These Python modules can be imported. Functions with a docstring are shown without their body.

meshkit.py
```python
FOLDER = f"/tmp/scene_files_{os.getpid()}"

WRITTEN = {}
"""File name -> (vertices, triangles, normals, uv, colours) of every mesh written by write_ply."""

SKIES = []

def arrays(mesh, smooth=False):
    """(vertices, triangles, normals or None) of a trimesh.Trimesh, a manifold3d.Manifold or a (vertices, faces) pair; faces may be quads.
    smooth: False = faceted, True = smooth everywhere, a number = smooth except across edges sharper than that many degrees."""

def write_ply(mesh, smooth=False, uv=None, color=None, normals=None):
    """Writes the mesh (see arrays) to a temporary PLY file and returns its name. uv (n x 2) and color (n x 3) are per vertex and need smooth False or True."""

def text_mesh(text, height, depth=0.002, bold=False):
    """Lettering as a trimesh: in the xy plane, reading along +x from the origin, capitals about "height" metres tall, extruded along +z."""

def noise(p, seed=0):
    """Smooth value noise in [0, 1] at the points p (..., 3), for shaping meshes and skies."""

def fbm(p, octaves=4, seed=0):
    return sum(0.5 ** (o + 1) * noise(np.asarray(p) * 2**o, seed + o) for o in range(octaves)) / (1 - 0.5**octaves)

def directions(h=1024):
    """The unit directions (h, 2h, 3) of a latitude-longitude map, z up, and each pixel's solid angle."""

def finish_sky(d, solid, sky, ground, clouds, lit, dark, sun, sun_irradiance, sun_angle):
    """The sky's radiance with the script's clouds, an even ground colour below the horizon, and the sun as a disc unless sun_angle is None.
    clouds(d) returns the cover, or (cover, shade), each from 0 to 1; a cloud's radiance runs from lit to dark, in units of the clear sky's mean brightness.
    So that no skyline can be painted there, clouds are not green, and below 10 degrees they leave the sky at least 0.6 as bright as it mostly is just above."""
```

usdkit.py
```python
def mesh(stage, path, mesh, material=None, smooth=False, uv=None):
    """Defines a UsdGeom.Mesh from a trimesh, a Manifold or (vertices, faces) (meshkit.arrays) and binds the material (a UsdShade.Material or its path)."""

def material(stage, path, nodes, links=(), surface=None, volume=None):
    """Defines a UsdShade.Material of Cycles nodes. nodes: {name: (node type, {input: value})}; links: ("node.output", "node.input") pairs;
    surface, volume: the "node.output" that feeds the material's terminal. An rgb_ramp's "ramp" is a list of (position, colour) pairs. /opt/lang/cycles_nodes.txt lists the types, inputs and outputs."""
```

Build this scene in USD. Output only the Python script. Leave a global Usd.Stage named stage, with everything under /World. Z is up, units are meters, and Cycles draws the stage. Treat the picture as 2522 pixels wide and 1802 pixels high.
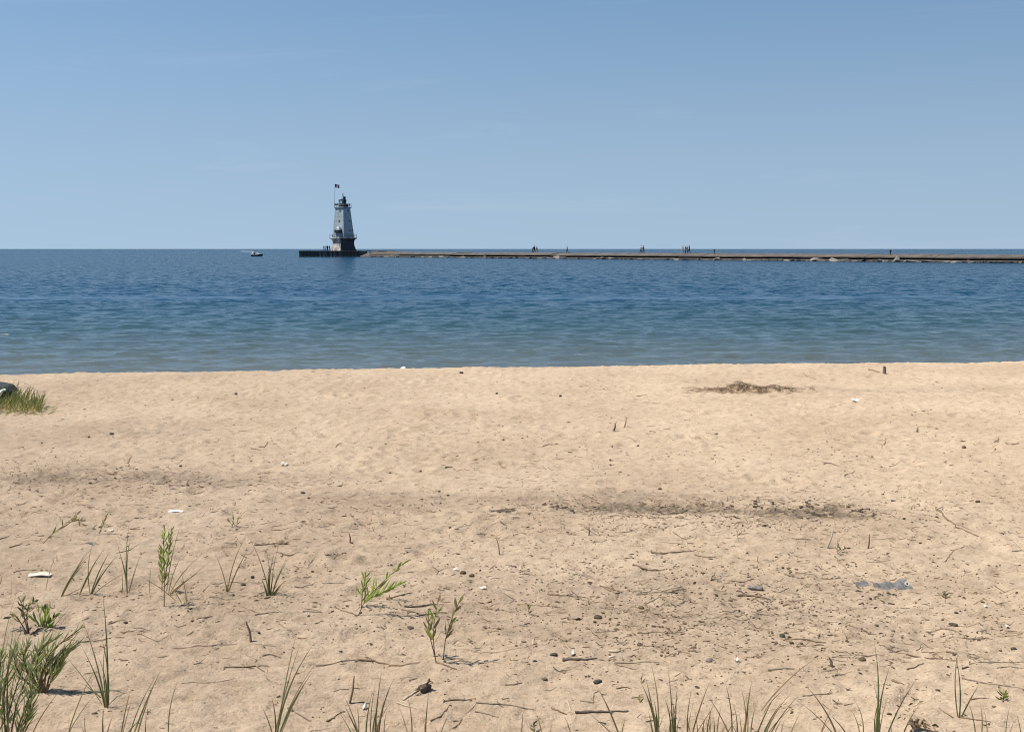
import math, random
import numpy as np, trimesh, manifold3d as m3
import usdkit, meshkit
from pxr import Gf, Sdf, Usd, UsdGeom, UsdLux, UsdShade, Vt

stage = Usd.Stage.CreateInMemory()
UsdGeom.SetStageUpAxis(stage, UsdGeom.Tokens.z)
UsdGeom.SetStageMetersPerUnit(stage, 1.0)
World = UsdGeom.Xform.Define(stage, '/World')
stage.SetDefaultPrim(World.GetPrim())
UsdGeom.Scope.Define(stage, '/World/Looks')

# ------------------------------------------------------------------ camera, sky, sun, exposure
F, CX, CY, HC, PITCH = 2600.0, 1261.0, 901.0, 2.40, math.atan2(288.0, 2600.0)   # photo pixels (2522 wide), eye 2.4 m above the lake
EXPOSURE = 0.59
SUN_DIR = np.array([-0.440, -0.060, 0.896]); SUN_DIR /= np.linalg.norm(SUN_DIR)
SUN_ELEV, SUN_ROT = math.asin(SUN_DIR[2]), math.atan2(SUN_DIR[0], SUN_DIR[1])
SKY_STRENGTH, SUN_INTENSITY = 0.080, 1.25

cam = UsdGeom.Camera.Define(stage, '/World/camera')
cam.CreateHorizontalApertureAttr(36.0); cam.CreateVerticalApertureAttr(36.0 * 731 / 1024)
cam.CreateFocalLengthAttr(36.0 * F / 2522.0)
cam.CreateClippingRangeAttr(Gf.Vec2f(0.1, 40000))
cam.CreateExposureAttr(EXPOSURE)
cam.AddTranslateOp().Set(Gf.Vec3d(0, 0, HC)); cam.AddRotateXOp().Set(90 - math.degrees(PITCH))

sky_mat = usdkit.material(stage, '/World/Looks/sky', {
    'sky': ('sky_texture', dict(sky_type='single_scattering', sun_disc=False, sun_elevation=SUN_ELEV, sun_rotation=SUN_ROT,
                                altitude=200.0, air_density=1.35, aerosol_density=0.35, ozone_density=2.2)),
    'tc': ('texture_coordinate', {}),
    'lift': ('mapping', dict(scale=(1.0, 1.0, 0.62), location=(0.0, 0.0, 0.32))), 'unit': ('vector_math', dict(math_type='normalize')),   # clear lake air: no yellow murk on the horizon
    'tone': ('mix', dict(mix_type='multiply', fac=1.0, color2=(0.88, 1.01, 1.03))),
    'sz': ('separate_xyz', {}), 'hz': ('map_range', dict(range_type='smoothstep', from_min=-0.02, from_max=0.30, to_min=0.45, to_max=0.0, clamp=True)), 'haze': ('mix', dict(color2=(4.75, 5.6, 6.2))),
    'map': ('mapping', dict(scale=(1.6, 1.6, 16.0), rotation=(0.05, 0.10, 0.0))),
    'n': ('noise_texture', dict(scale=2.1, detail=7.0, roughness=0.62, distortion=0.6)),
    'r': ('rgb_ramp', dict(ramp=[(0.0, (0, 0, 0)), (0.58, (0, 0, 0)), (0.80, (0.09, 0.09, 0.09)), (1.0, (0.2, 0.2, 0.2))])),
    'mix': ('mix', dict(color2=(7.0, 7.6, 8.4))),
    'bg': ('background_shader', dict(strength=SKY_STRENGTH)),
}, [('tc.generated', 'map.vector'), ('map.vector', 'n.vector'), ('n.fac', 'r.fac'), ('r.color', 'mix.fac'), ('tc.generated', 'lift.vector'), ('lift.vector', 'unit.vector1'), ('unit.vector', 'sky.vector'), ('sky.color', 'tone.color1'), ('tc.generated', 'sz.vector'), ('sz.z', 'hz.value'), ('hz.result', 'haze.fac'), ('tone.color', 'haze.color1'), ('haze.color', 'mix.color1'), ('mix.color', 'bg.color')], surface='bg.background')
dome = UsdLux.DomeLight.Define(stage, '/World/sky')
UsdShade.MaterialBindingAPI.Apply(dome.GetPrim()).Bind(sky_mat)
dome.GetPrim().SetCustomDataByKey('kind', 'structure')
sun = UsdLux.DistantLight.Define(stage, '/World/sun')
sun.CreateNormalizeAttr(True); sun.CreateIntensityAttr(SUN_INTENSITY); sun.CreateAngleAttr(0.5); sun.CreateColorAttr(Gf.Vec3f(1.0, 0.95, 0.87))
_q = Gf.Rotation(Gf.Vec3d(0, 0, 1), Gf.Vec3d(*map(float, SUN_DIR)))
sun.AddTransformOp().Set(Gf.Matrix4d().SetRotate(_q))

# ------------------------------------------------------------------ helpers
used = {}
def numbered(path):
    if path not in used:
        used[path] = 0
        return path
    used[path] += 1
    return f'{path}_{used[path]:03d}'

def setdata(p, label=None, cat=None, group=None, kind=None):
    for k, v in (('label', label), ('category', cat), ('group', group), ('kind', kind)):
        if v: p.SetCustomDataByKey(k, v)
    return p

def thing(name, label, cat, loc=(0, 0, 0), rz=0.0, group=None):
    x = UsdGeom.Xform.Define(stage, numbered('/World/' + name))
    x.AddTranslateOp().Set(Gf.Vec3d(*map(float, loc)))
    if rz: x.AddRotateZOp().Set(float(rz))
    return setdata(x.GetPrim(), label, cat, group)

def obj(name, mesh, mat, parent=None, smooth=False, prim=None, label=None, cat=None, group=None, kind=None):
    """One Mesh prim under parent (or /World). prim: {name: per-vertex floats}."""
    root = '/World' if parent is None else str(parent.GetPath())
    path = numbered(f'{root}/{name}')
    m = usdkit.mesh(stage, path, mesh, f'/World/Looks/{mat}', smooth=smooth)
    for k, v in (prim or {}).items():
        UsdGeom.PrimvarsAPI(m).CreatePrimvar(k, Sdf.ValueTypeNames.FloatArray, 'vertex').Set(Vt.FloatArray.FromNumpy(np.asarray(v, np.float32)))
    return setdata(m.GetPrim(), label, cat, group, kind)

def join(parts):
    V, Fc, n = [], [], 0
    for v, f in parts:
        v, f = np.asarray(v, float), np.asarray(f, int)
        if f.shape[1] == 4: f = np.vstack([f[:, [0, 1, 2]], f[:, [0, 2, 3]]])
        V.append(v); Fc.append(f + n); n += len(v)
    return np.vstack(V), np.vstack(Fc)

def box(cx, cy, cz, sx, sy, sz, rz=0.0):
    m = trimesh.creation.box([sx, sy, sz])
    v = np.array(m.vertices); c, s = math.cos(rz), math.sin(rz)
    v = np.c_[v[:, 0] * c - v[:, 1] * s + cx, v[:, 0] * s + v[:, 1] * c + cy, v[:, 2] + cz]
    return v, np.array(m.faces)

def tube(points, radii, sides=6, cap=True):
    p = np.asarray(points, float); r = np.broadcast_to(radii, (len(p),))
    t = np.gradient(p, axis=0); t /= np.linalg.norm(t, axis=1, keepdims=True) + 1e-12
    a = np.cross(t, np.where(np.abs(t[:, 2:]) < 0.9, [0, 0, 1.0], [1.0, 0, 0])); a /= np.linalg.norm(a, axis=1, keepdims=True) + 1e-12
    b = np.cross(t, a); ang = np.arange(sides) * 2 * np.pi / sides
    v = (p[:, None] + r[:, None, None] * (np.cos(ang)[None, :, None] * a[:, None] + np.sin(ang)[None, :, None] * b[:, None])).reshape(-1, 3)
    f = []
    for i in range(len(p) - 1):
        for j in range(sides):
            k = (j + 1) % sides
            f += [[i * sides + j, i * sides + k, (i + 1) * sides + k], [i * sides + j, (i + 1) * sides + k, (i + 1) * sides + j]]
    if cap:
        n = len(v); v = np.vstack([v, p[:1], p[-1:]]); e = (len(p) - 1) * sides
        for j in range(sides):
            k = (j + 1) % sides
            f += [[n, k, j], [n + 1, e + j, e + k]]
    return v, np.array(f)

def pn(x, y, seed=0):
    """2-D gradient noise, about -0.7..0.7."""
    x, y = np.asarray(x, float), np.asarray(y, float)
    xi, yi = np.floor(x).astype(np.int64), np.floor(y).astype(np.int64)
    fx, fy = x - xi, y - yi
    u, v = fx ** 3 * (fx * (fx * 6 - 15) + 10), fy ** 3 * (fy * (fy * 6 - 15) + 10)
    def g(ix, iy, dx, dy):
        h = (ix * 374761393 + iy * 668265263 + seed * 144665123) & 0xFFFFFFFF
        h = ((h ^ (h >> 13)) * 1274126177) & 0xFFFFFFFF
        a = ((h ^ (h >> 16)) & 0xFFFF) * (2 * np.pi / 65536)
        return np.cos(a) * dx + np.sin(a) * dy
    n00, n10 = g(xi, yi, fx, fy), g(xi + 1, yi, fx - 1, fy)
    n01, n11 = g(xi, yi + 1, fx, fy - 1), g(xi + 1, yi + 1, fx - 1, fy - 1)
    return (n00 * (1 - u) + n10 * u) * (1 - v) + (n01 * (1 - u) + n11 * u) * v

def crest(x):
    return 14.05 + 0.113 * x

def trodden(x, y):
    """Old footprints: scooped, rimmed hollows of many sizes, softened by wind."""
    out = 0.0
    for cell, depth, seed in ((0.33, 0.020, 3), (0.21, 0.011, 17)):
        ix, iy = np.floor(x / cell).astype(np.int64), np.floor(y / cell).astype(np.int64)
        for a in (-1, 0, 1):
            for b in (-1, 0, 1):
                cx, cy = ix + a, iy + b
                h = (cx * 374761393 + cy * 668265263 + seed * 144665123) & 0xFFFFFFFF
                h = ((h ^ (h >> 13)) * 1274126177) & 0xFFFFFFFF; h = h ^ (h >> 16)
                u, v, w, q = (h & 255) / 255.0, ((h >> 8) & 255) / 255.0, ((h >> 16) & 255) / 255.0, ((h >> 4) & 255) / 255.0
                dx, dy = x - (cx + u) * cell, y - (cy + v) * cell
                an = w * 3.1416; c, s_ = np.cos(an), np.sin(an)
                r = np.sqrt((dx * c + dy * s_) ** 2 / (cell * 0.36) ** 2 + (dx * s_ - dy * c) ** 2 / (cell * 0.21) ** 2)
                k = np.clip(q * 2.2 - 0.7, 0, 1)
                out = out + depth * k * (-np.exp(-(r * 1.25) ** 4) + 0.45 * np.exp(-((r - 1.35) / 0.33) ** 2))
    return out

def sand_z(x, y):
    x, y = np.asarray(x, float), np.asarray(y, float)
    s = np.clip(y - crest(x), -60, 60)
    z = 0.80 - 0.22 * 0.25 * np.logaddexp(0, s / 0.25) + 0.05 * np.exp(-(s / 1.1) ** 2)
    z = z + 0.022 * pn(x / 2.6, y / 2.6, 1) + 0.016 * pn(x / 0.75, y / 0.62, 2)
    wx, wy = x + 0.06 * pn(x / 0.3, y / 0.3, 8), y + 0.06 * pn(x / 0.3, y / 0.3, 9)
    d1 = pn(wx / 0.27, wy / 0.23, 3); d2 = pn(wx / 0.13, wy / 0.11, 4)
    walked = 0.65 + 0.6 * np.clip(pn(x / 1.9, y / 1.3, 12) + 0.2, 0, 1)
    z = z + walked * (0.026 * (0.35 - np.abs(d1)) + 0.014 * d1 + 0.015 * (0.3 - np.abs(d2)) + 0.006 * d2)
    z = z + trodden(x, y) * np.clip(0.75 + 0.8 * pn(x / 1.7, y / 1.1, 14), 0.15, 1.2)
    z = z + 0.0060 * pn(x / 0.055, y / 0.05, 5) + 0.0030 * pn(x / 0.024, y / 0.022, 6)
    # the low step and hollow of the dark drift line, and the heaped sand in front of it
    b = np.exp(-((x - 1.15) / 1.35) ** 4)
    z = z + b * np.exp(-((y - 6.38) / 0.22) ** 2) * (0.016 * pn(x / 0.09, y / 0.07, 21) + 0.010 * pn(x / 0.04, y / 0.035, 22))
    z = z + 0.022 * b * np.exp(-((y - 6.12) / 0.14) ** 2) - 0.012 * b * np.exp(-((y - 6.45) / 0.18) ** 2)
    return z

def ray(px, py):
    a, b = (px - CX) / F, -(py - CY) / F
    c, s = math.cos(PITCH), math.sin(PITCH)
    return np.array([a, c + s * b, -s + c * b])            # camera x right, looking +y, pitched down

def ground(px, py, z0=0.80, on_sand=True):
    d, z = ray(px, py), z0
    for _ in range(4):
        t = (z - HC) / d[2]; p = np.array([0, 0, HC]) + t * d
        if not on_sand: return p
        z = float(sand_z(p[0], p[1]))
    return np.array([p[0], p[1], z])

def at_depth(px, py, y):
    d = ray(px, py)
    return np.array([0, 0, HC]) + d * (y / d[1])

def crop(c, x, y):
    ox, oy, k = {'A': (0, 1200, 2.698), 'B': (500, 1200, 2.698), 'C': (800, 1200, 2.698), 'D': (1300, 1200, 2.698), 'E': (1892, 1200, 2.698),
                 'F': (0, 850, 3.608), 'G': (600, 850, 3.608), 'H': (1200, 850, 3.608), 'I': (1800, 850, 3.148)}[c]
    return ox + x / k, oy + y / k

def lin(c):                                                  # sRGB 0-255 to linear
    c = np.array(c, float) / 255
    return tuple(np.where(c < 0.04045, c / 12.92, ((c + 0.055) / 1.055) ** 2.4))

def mat(name, color, rough=0.8, var=0.25, scale=8.0, bump=0.0, bscale=40.0, spec=0.3, metallic=0.0, tint=None):
    """A plain weathered surface: colour varied by noise, with optional relief."""
    c = np.array(color, float); t = np.array(tint if tint is not None else c * (1 - var))
    nodes = {'g': ('geometry', {}), 'n': ('noise_texture', dict(scale=scale, detail=5.0, roughness=0.6)),
             'r': ('rgb_ramp', dict(ramp=[(0.0, tuple(t)), (0.35, tuple(t)), (0.65, tuple(c)), (1.0, tuple(np.minimum(c * (1 + var * 0.4), 0.95)))])),
             'p': ('principled_bsdf', dict(roughness=rough, specular_ior_level=spec, metallic=metallic))}
    links = [('g.position', 'n.vector'), ('n.fac', 'r.fac'), ('r.color', 'p.base_color')]
    if bump:
        nodes['n2'] = ('noise_texture', dict(scale=bscale, detail=4.0)); nodes['b'] = ('bump', dict(strength=1.0, distance=bump))
        links += [('g.position', 'n2.vector'), ('n2.fac', 'b.height'), ('b.normal', 'p.normal')]
    return usdkit.material(stage, '/World/Looks/' + name, nodes, links, surface='p.BSDF')

def leaf_mat(name, stops, trans=0.3, rough=0.5):
    """Leaf or blade: colour along its length (primvar t, 0 at the foot), a little noise, light coming through."""
    return usdkit.material(stage, '/World/Looks/' + name, {
        'a': ('attribute', dict(attribute='t')), 'r': ('rgb_ramp', dict(ramp=stops)),
        'g': ('geometry', {}), 'n': ('noise_texture', dict(scale=35.0, detail=3.0)),
        'v': ('map_range', dict(from_min=0.25, from_max=0.75, to_min=0.65, to_max=1.3)),
        'h': ('hsv', dict()),
        'p': ('principled_bsdf', dict(roughness=rough, specular_ior_level=0.35)), 'tr': ('translucent_bsdf', {}), 'm': ('mix_closure', dict(fac=trans)),
    }, [('a.fac', 'r.fac'), ('r.color', 'h.color'), ('g.position', 'n.vector'), ('n.fac', 'v.value'), ('v.result', 'h.value'), ('h.color', 'p.base_color'), ('h.color', 'tr.color'),
        ('p.BSDF', 'm.closure1'), ('tr.BSDF', 'm.closure2')], surface='m.closure')

# ------------------------------------------------------------------ materials
usdkit.material(stage, '/World/Looks/sand', {
    'g': ('geometry', {}),
    'n1': ('noise_texture', dict(scale=0.9, detail=4.0, roughness=0.6)), 'n2': ('noise_texture', dict(scale=14.0, detail=5.0, roughness=0.65)),
    'n3': ('noise_texture', dict(scale=330.0, detail=2.0)), 'n4': ('noise_texture', dict(scale=75.0, detail=4.0, roughness=0.7)),
    'r1': ('rgb_ramp', dict(ramp=[(0.0, (0.425, 0.313, 0.213)), (0.35, (0.480, 0.359, 0.249)), (0.62, (0.560, 0.429, 0.304)), (1.0, (0.605, 0.475, 0.345))])),
    'r2': ('rgb_ramp', dict(ramp=[(0.0, (0.60, 0.57, 0.53)), (0.36, (0.84, 0.82, 0.79)), (0.52, (1, 1, 1)), (1.0, (1.08, 1.08, 1.08))])),
    'r3': ('rgb_ramp', dict(ramp=[(0.0, (0.62, 0.58, 0.54)), (0.36, (0.88, 0.86, 0.84)), (0.5, (1, 1, 1)), (0.66, (1.0, 1.0, 1.0)), (0.8, (1.16, 1.17, 1.18))])),
    'r4': ('rgb_ramp', dict(ramp=[(0.0, (0.40, 0.35, 0.31)), (0.34, (0.58, 0.53, 0.48)), (0.45, (0.97, 0.97, 0.97)), (0.6, (1, 1, 1)), (1.0, (1.08, 1.08, 1.08))])),
    'm1': ('mix', dict(mix_type='multiply', fac=1.0)), 'm2': ('mix', dict(mix_type='multiply', fac=1.0)), 'm3': ('mix', dict(mix_type='multiply', fac=0.85)),
    'a': ('attribute', dict(attribute='dirt')),
    'nd': ('noise_texture', dict(scale=22.0, detail=6.0, roughness=0.75)),
    'rd': ('map_range', dict(from_min=0.33, from_max=0.56, to_min=0.15, to_max=1.0, clamp=True)),
    'md': ('math', dict(math_type='multiply', use_clamp=True)),
    'dm': ('mix', dict(color2=(0.150, 0.113, 0.079))),
    'b1': ('bump', dict(strength=0.55, distance=0.0035)), 'b2': ('bump', dict(strength=0.85, distance=0.020)),
    'p': ('principled_bsdf', dict(roughness=0.95, specular_ior_level=0.12, diffuse_roughness=0.6)),
}, [('g.position', f'{n}.vector') for n in ('n1', 'n2', 'n3', 'n4', 'nd')] + [
    ('n1.fac', 'r1.fac'), ('n2.fac', 'r2.fac'), ('n3.fac', 'r3.fac'), ('n4.fac', 'r4.fac'), ('r1.color', 'm1.color1'), ('r2.color', 'm1.color2'),
    ('m1.color', 'm2.color1'), ('r3.color', 'm2.color2'), ('m2.color', 'm3.color1'), ('r4.color', 'm3.color2'),
    ('nd.fac', 'rd.value'), ('rd.result', 'md.value1'), ('a.fac', 'md.value2'), ('md.value', 'dm.fac'), ('m3.color', 'dm.color1'), ('dm.color', 'p.base_color'),
    ('n3.fac', 'b1.height'), ('n4.fac', 'b2.height'), ('b1.normal', 'b2.normal'), ('b2.normal', 'p.normal')], surface='p.BSDF')

usdkit.material(stage, '/World/Looks/water', {
    'g': ('geometry', {}), 'sep': ('separate_xyz', {}),
    # depth of the lake: shallow and sandy at the beach, deep further out
    'dist': ('math', dict(math_type='multiply_add', value2=-0.113)),
    'nb': ('noise_texture', dict(scale=0.05, detail=3.0)), 'mapb': ('mapping', dict(scale=(0.35, 1.0, 1.0))),
    'dn': ('math', dict(math_type='multiply_add', value2=14.0)),
    'd01': ('map_range', dict(from_min=18.0, from_max=120.0, to_min=0.0, to_max=1.0, clamp=True)),
    'col': ('rgb_ramp', dict(ramp=[(0.0, (0.120, 0.122, 0.108)), (0.08, (0.080, 0.096, 0.096)), (0.22, (0.024, 0.056, 0.072)), (0.40, (0.006, 0.036, 0.072)), (1.0, (0.004, 0.031, 0.062))])),
    # wavelets: slopes straight from noise at three sizes
    'ma': ('mapping', dict(scale=(0.5, 1.0, 1.0), rotation=(0, 0, 0.06))),
    'w1': ('noise_texture', dict(scale=1.7, detail=2.0, roughness=0.6)), 'w2': ('noise_texture', dict(scale=5.5, detail=3.0, roughness=0.6)), 'w3': ('noise_texture', dict(scale=15.0, detail=2.0)),
    's1': ('vector_math', dict(math_type='subtract', vector2=(0.5, 0.5, 0.5))), 's2': ('vector_math', dict(math_type='subtract', vector2=(0.5, 0.5, 0.5))), 's3': ('vector_math', dict(math_type='subtract', vector2=(0.5, 0.5, 0.5))),
    'k1': ('vector_math', dict(math_type='multiply', vector2=(0.20, 0.30, 0.0))), 'k2': ('vector_math', dict(math_type='multiply', vector2=(0.20, 0.52, 0.0))), 'k3': ('vector_math', dict(math_type='multiply', vector2=(0.18, 0.26, 0.0))),
    'a1': ('vector_math', dict(math_type='add')), 'a2': ('vector_math', dict(math_type='add')),
    'mA': ('mapping', dict(scale=(0.9, 2.3, 1.0), rotation=(0, 0, 0.05))), 'nA': ('noise_texture', dict(scale=1.0, detail=3.0, roughness=0.55)), 'fA': ('map_range', dict(range_type='smoothstep', from_min=0.47, from_max=0.63, to_min=0.10, to_max=-0.45, clamp=True)),
    'mB': ('mapping', dict(scale=(2.6, 7.0, 1.0), rotation=(0, 0, -0.04))), 'nB': ('noise_texture', dict(scale=1.0, detail=3.0, roughness=0.55)), 'fB': ('map_range', dict(range_type='smoothstep', from_min=0.47, from_max=0.64, to_min=0.10, to_max=-0.44, clamp=True)),
    'fS': ('math', dict(math_type='add')), 'fV': ('combine_xyz', {}), 'a3': ('vector_math', dict(math_type='add')),
    'mg': ('mapping', dict(scale=(0.25, 1.0, 1.0))), 'gust': ('noise_texture', dict(scale=0.075, detail=4.0, roughness=0.6)),
    'gr': ('map_range', dict(from_min=0.3, from_max=0.7, to_min=0.6, to_max=1.35)), 'far': ('map_range', dict(from_min=20.0, from_max=110.0, to_min=0.95, to_max=1.85, clamp=True)), 'gf': ('math', dict(math_type='multiply')),
    # the smoother streak of water over the sand bar
    'sl0': ('math', dict(math_type='multiply_add', value2=9.0)), 'sl1': ('map_range', dict(from_min=54.0, from_max=56.0, to_min=0.0, to_max=1.0, clamp=True)), 'sl2': ('map_range', dict(from_min=57.5, from_max=60.5, to_min=1.0, to_max=0.0, clamp=True)),
    'sl3': ('math', dict(math_type='multiply')), 'sl4': ('math', dict(math_type='multiply_add', value2=-0.88, value3=1.0)), 'gk': ('math', dict(math_type='multiply')),
    'sc': ('vector_math', dict(math_type='scale')), 'lo': ('vector_math', dict(math_type='maximum', vector2=(-0.40, -0.52, -1.0))), 'hi': ('vector_math', dict(math_type='minimum', vector2=(0.40, 0.45, 1.0))), 'an': ('vector_math', dict(math_type='add')), 'nz': ('vector_math', dict(math_type='normalize')),
    'p': ('principled_bsdf', dict(roughness=0.18, ior=1.333, specular_ior_level=0.32)),
}, [('g.position', 'sep.vector'), ('sep.x', 'dist.value1'), ('sep.y', 'dist.value3'), ('g.position', 'mapb.vector'), ('mapb.vector', 'nb.vector'), ('nb.fac', 'dn.value1'), ('dist.value', 'dn.value3'),
    ('dn.value', 'd01.value'), ('d01.result', 'col.fac'), ('col.color', 'p.base_color'),
    ('g.position', 'ma.vector'), ('ma.vector', 'w1.vector'), ('ma.vector', 'w2.vector'), ('ma.vector', 'w3.vector'),
    ('w1.color', 's1.vector1'), ('w2.color', 's2.vector1'), ('w3.color', 's3.vector1'), ('s1.vector', 'k1.vector1'), ('s2.vector', 'k2.vector1'), ('s3.vector', 'k3.vector1'),
    ('k1.vector', 'a1.vector1'), ('k2.vector', 'a1.vector2'), ('a1.vector', 'a2.vector1'), ('k3.vector', 'a2.vector2'),
    ('g.position', 'mg.vector'), ('mg.vector', 'gust.vector'), ('gust.fac', 'gr.value'),
    ('gust.fac', 'sl0.value1'), ('sep.y', 'sl0.value3'), ('sl0.value', 'sl1.value'), ('sl0.value', 'sl2.value'), ('sl1.result', 'sl3.value1'), ('sl2.result', 'sl3.value2'), ('sl3.value', 'sl4.value1'),
    ('sep.y', 'far.value'), ('gr.result', 'gf.value1'), ('far.result', 'gf.value2'), ('gf.value', 'gk.value1'), ('sl4.value', 'gk.value2'),
    ('g.position', 'mA.vector'), ('mA.vector', 'nA.vector'), ('nA.fac', 'fA.value'), ('g.position', 'mB.vector'), ('mB.vector', 'nB.vector'), ('nB.fac', 'fB.value'), ('fA.result', 'fS.value1'), ('fB.result', 'fS.value2'), ('fS.value', 'fV.y'), ('a2.vector', 'a3.vector1'), ('fV.vector', 'a3.vector2'), ('a3.vector', 'sc.vector1'), ('gk.value', 'sc.scale'), ('g.normal', 'an.vector1'), ('sc.vector', 'lo.vector1'), ('lo.vector', 'hi.vector1'), ('hi.vector', 'an.vector2'), ('an.vector', 'nz.vector1'), ('nz.vector', 'p.normal')], surface='p.BSDF')

mat('pale_concrete', (0.112, 0.093, 0.078), 0.9, 0.45, 0.5, tint=(0.058, 0.048, 0.041))
mat('old_concrete', (0.085, 0.074, 0.065), 0.9, 0.5, 0.6)
mat('dark_concrete', (0.07, 0.068, 0.065), 0.9, 0.5, 0.8)
mat('sheet_steel', (0.035, 0.043, 0.048), 0.75, 0.5, 1.5, tint=(0.05, 0.045, 0.035))
mat('sheet_steel_pale', (0.13, 0.14, 0.135), 0.8, 0.5, 1.5)
mat('boulder_pale', (0.20, 0.182, 0.160), 0.9, 0.45, 1.2, bump=0.05, bscale=3.0)
mat('boulder_grey', (0.10, 0.09, 0.08), 0.9, 0.5, 1.2, bump=0.05, bscale=3.0)
mat('boulder_dark', (0.055, 0.055, 0.058), 0.85, 0.4, 1.2, bump=0.05, bscale=3.0)
mat('tower_paint', (0.300, 0.345, 0.380), 0.6, 0.18, 0.7, tint=(0.235, 0.26, 0.28))
mat('tower_white', (0.80, 0.80, 0.78), 0.5, 0.05, 1.0)
mat('base_stained', (0.43, 0.42, 0.41), 0.8, 0.6, 0.75, tint=(0.13, 0.100, 0.080))
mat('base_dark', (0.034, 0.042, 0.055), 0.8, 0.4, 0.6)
mat('black_iron', (0.018, 0.020, 0.022), 0.5, 0.3, 2.0)
mat('grey_iron', (0.16, 0.17, 0.18), 0.5, 0.3, 2.0)
mat('window_dark', (0.012, 0.014, 0.018), 0.15, 0.2, 2.0, spec=0.5)
usdkit.material(stage, '/World/Looks/lantern_glass', {'t': ('transparent_bsdf', dict(color=(0.86, 0.9, 0.9))), 'gl': ('glossy_bsdf', dict(roughness=0.03)), 'f': ('fresnel', dict(IOR=1.5)), 'm': ('mix_closure', {})},
                [('f.fac', 'm.fac'), ('t.BSDF', 'm.closure1'), ('gl.BSDF', 'm.closure2')], surface='m.closure')
mat('flag_red', (0.20, 0.018, 0.022), 0.8, 0.1); mat('flag_white', (0.34, 0.34, 0.36), 0.8, 0.05); mat('flag_blue', (0.02, 0.03, 0.12), 0.8, 0.1)
mat('hull_dark', (0.02, 0.028, 0.045), 0.3, 0.2, 2.0, spec=0.5); mat('boat_white', (0.70, 0.70, 0.67), 0.35, 0.05, 2.0)
mat('boat_grey', (0.30, 0.31, 0.32), 0.5, 0.1, 2.0); mat('foam', (0.72, 0.76, 0.78), 0.9, 0.3, 2.5)
mat('skin', (0.42, 0.24, 0.16), 0.55, 0.1, 20.0); mat('skin_dark', (0.16, 0.085, 0.055), 0.55, 0.1, 20.0); mat('eye', (0.03, 0.02, 0.015), 0.2, 0.1)
CLOTH = {'black': (0.012, 0.013, 0.016), 'navy': (0.015, 0.022, 0.055), 'charcoal': (0.03, 0.031, 0.034), 'grey': (0.16, 0.16, 0.17), 'white': (0.74, 0.74, 0.73), 'maroon': (0.09, 0.014, 0.02),
         'denim': (0.045, 0.07, 0.13), 'khaki': (0.27, 0.20, 0.12), 'teal': (0.02, 0.10, 0.12), 'brown': (0.05, 0.028, 0.015), 'blond': (0.30, 0.19, 0.08)}
for k, c in CLOTH.items(): mat('cloth_' + k, c, 0.9, 0.25, 25.0)
mat('gull_white', (0.80, 0.80, 0.78), 0.8, 0.05, 30.0); mat('gull_grey', (0.26, 0.28, 0.31), 0.8, 0.1, 30.0); mat('gull_beak', (0.55, 0.34, 0.05), 0.4, 0.1, 60.0)
mat('wood_grey', (0.275, 0.210, 0.145), 0.9, 0.45, 60.0, bump=0.002, bscale=150.0); mat('wood_brown', (0.240, 0.165, 0.100), 0.9, 0.5, 60.0, bump=0.002, bscale=150.0)
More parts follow.
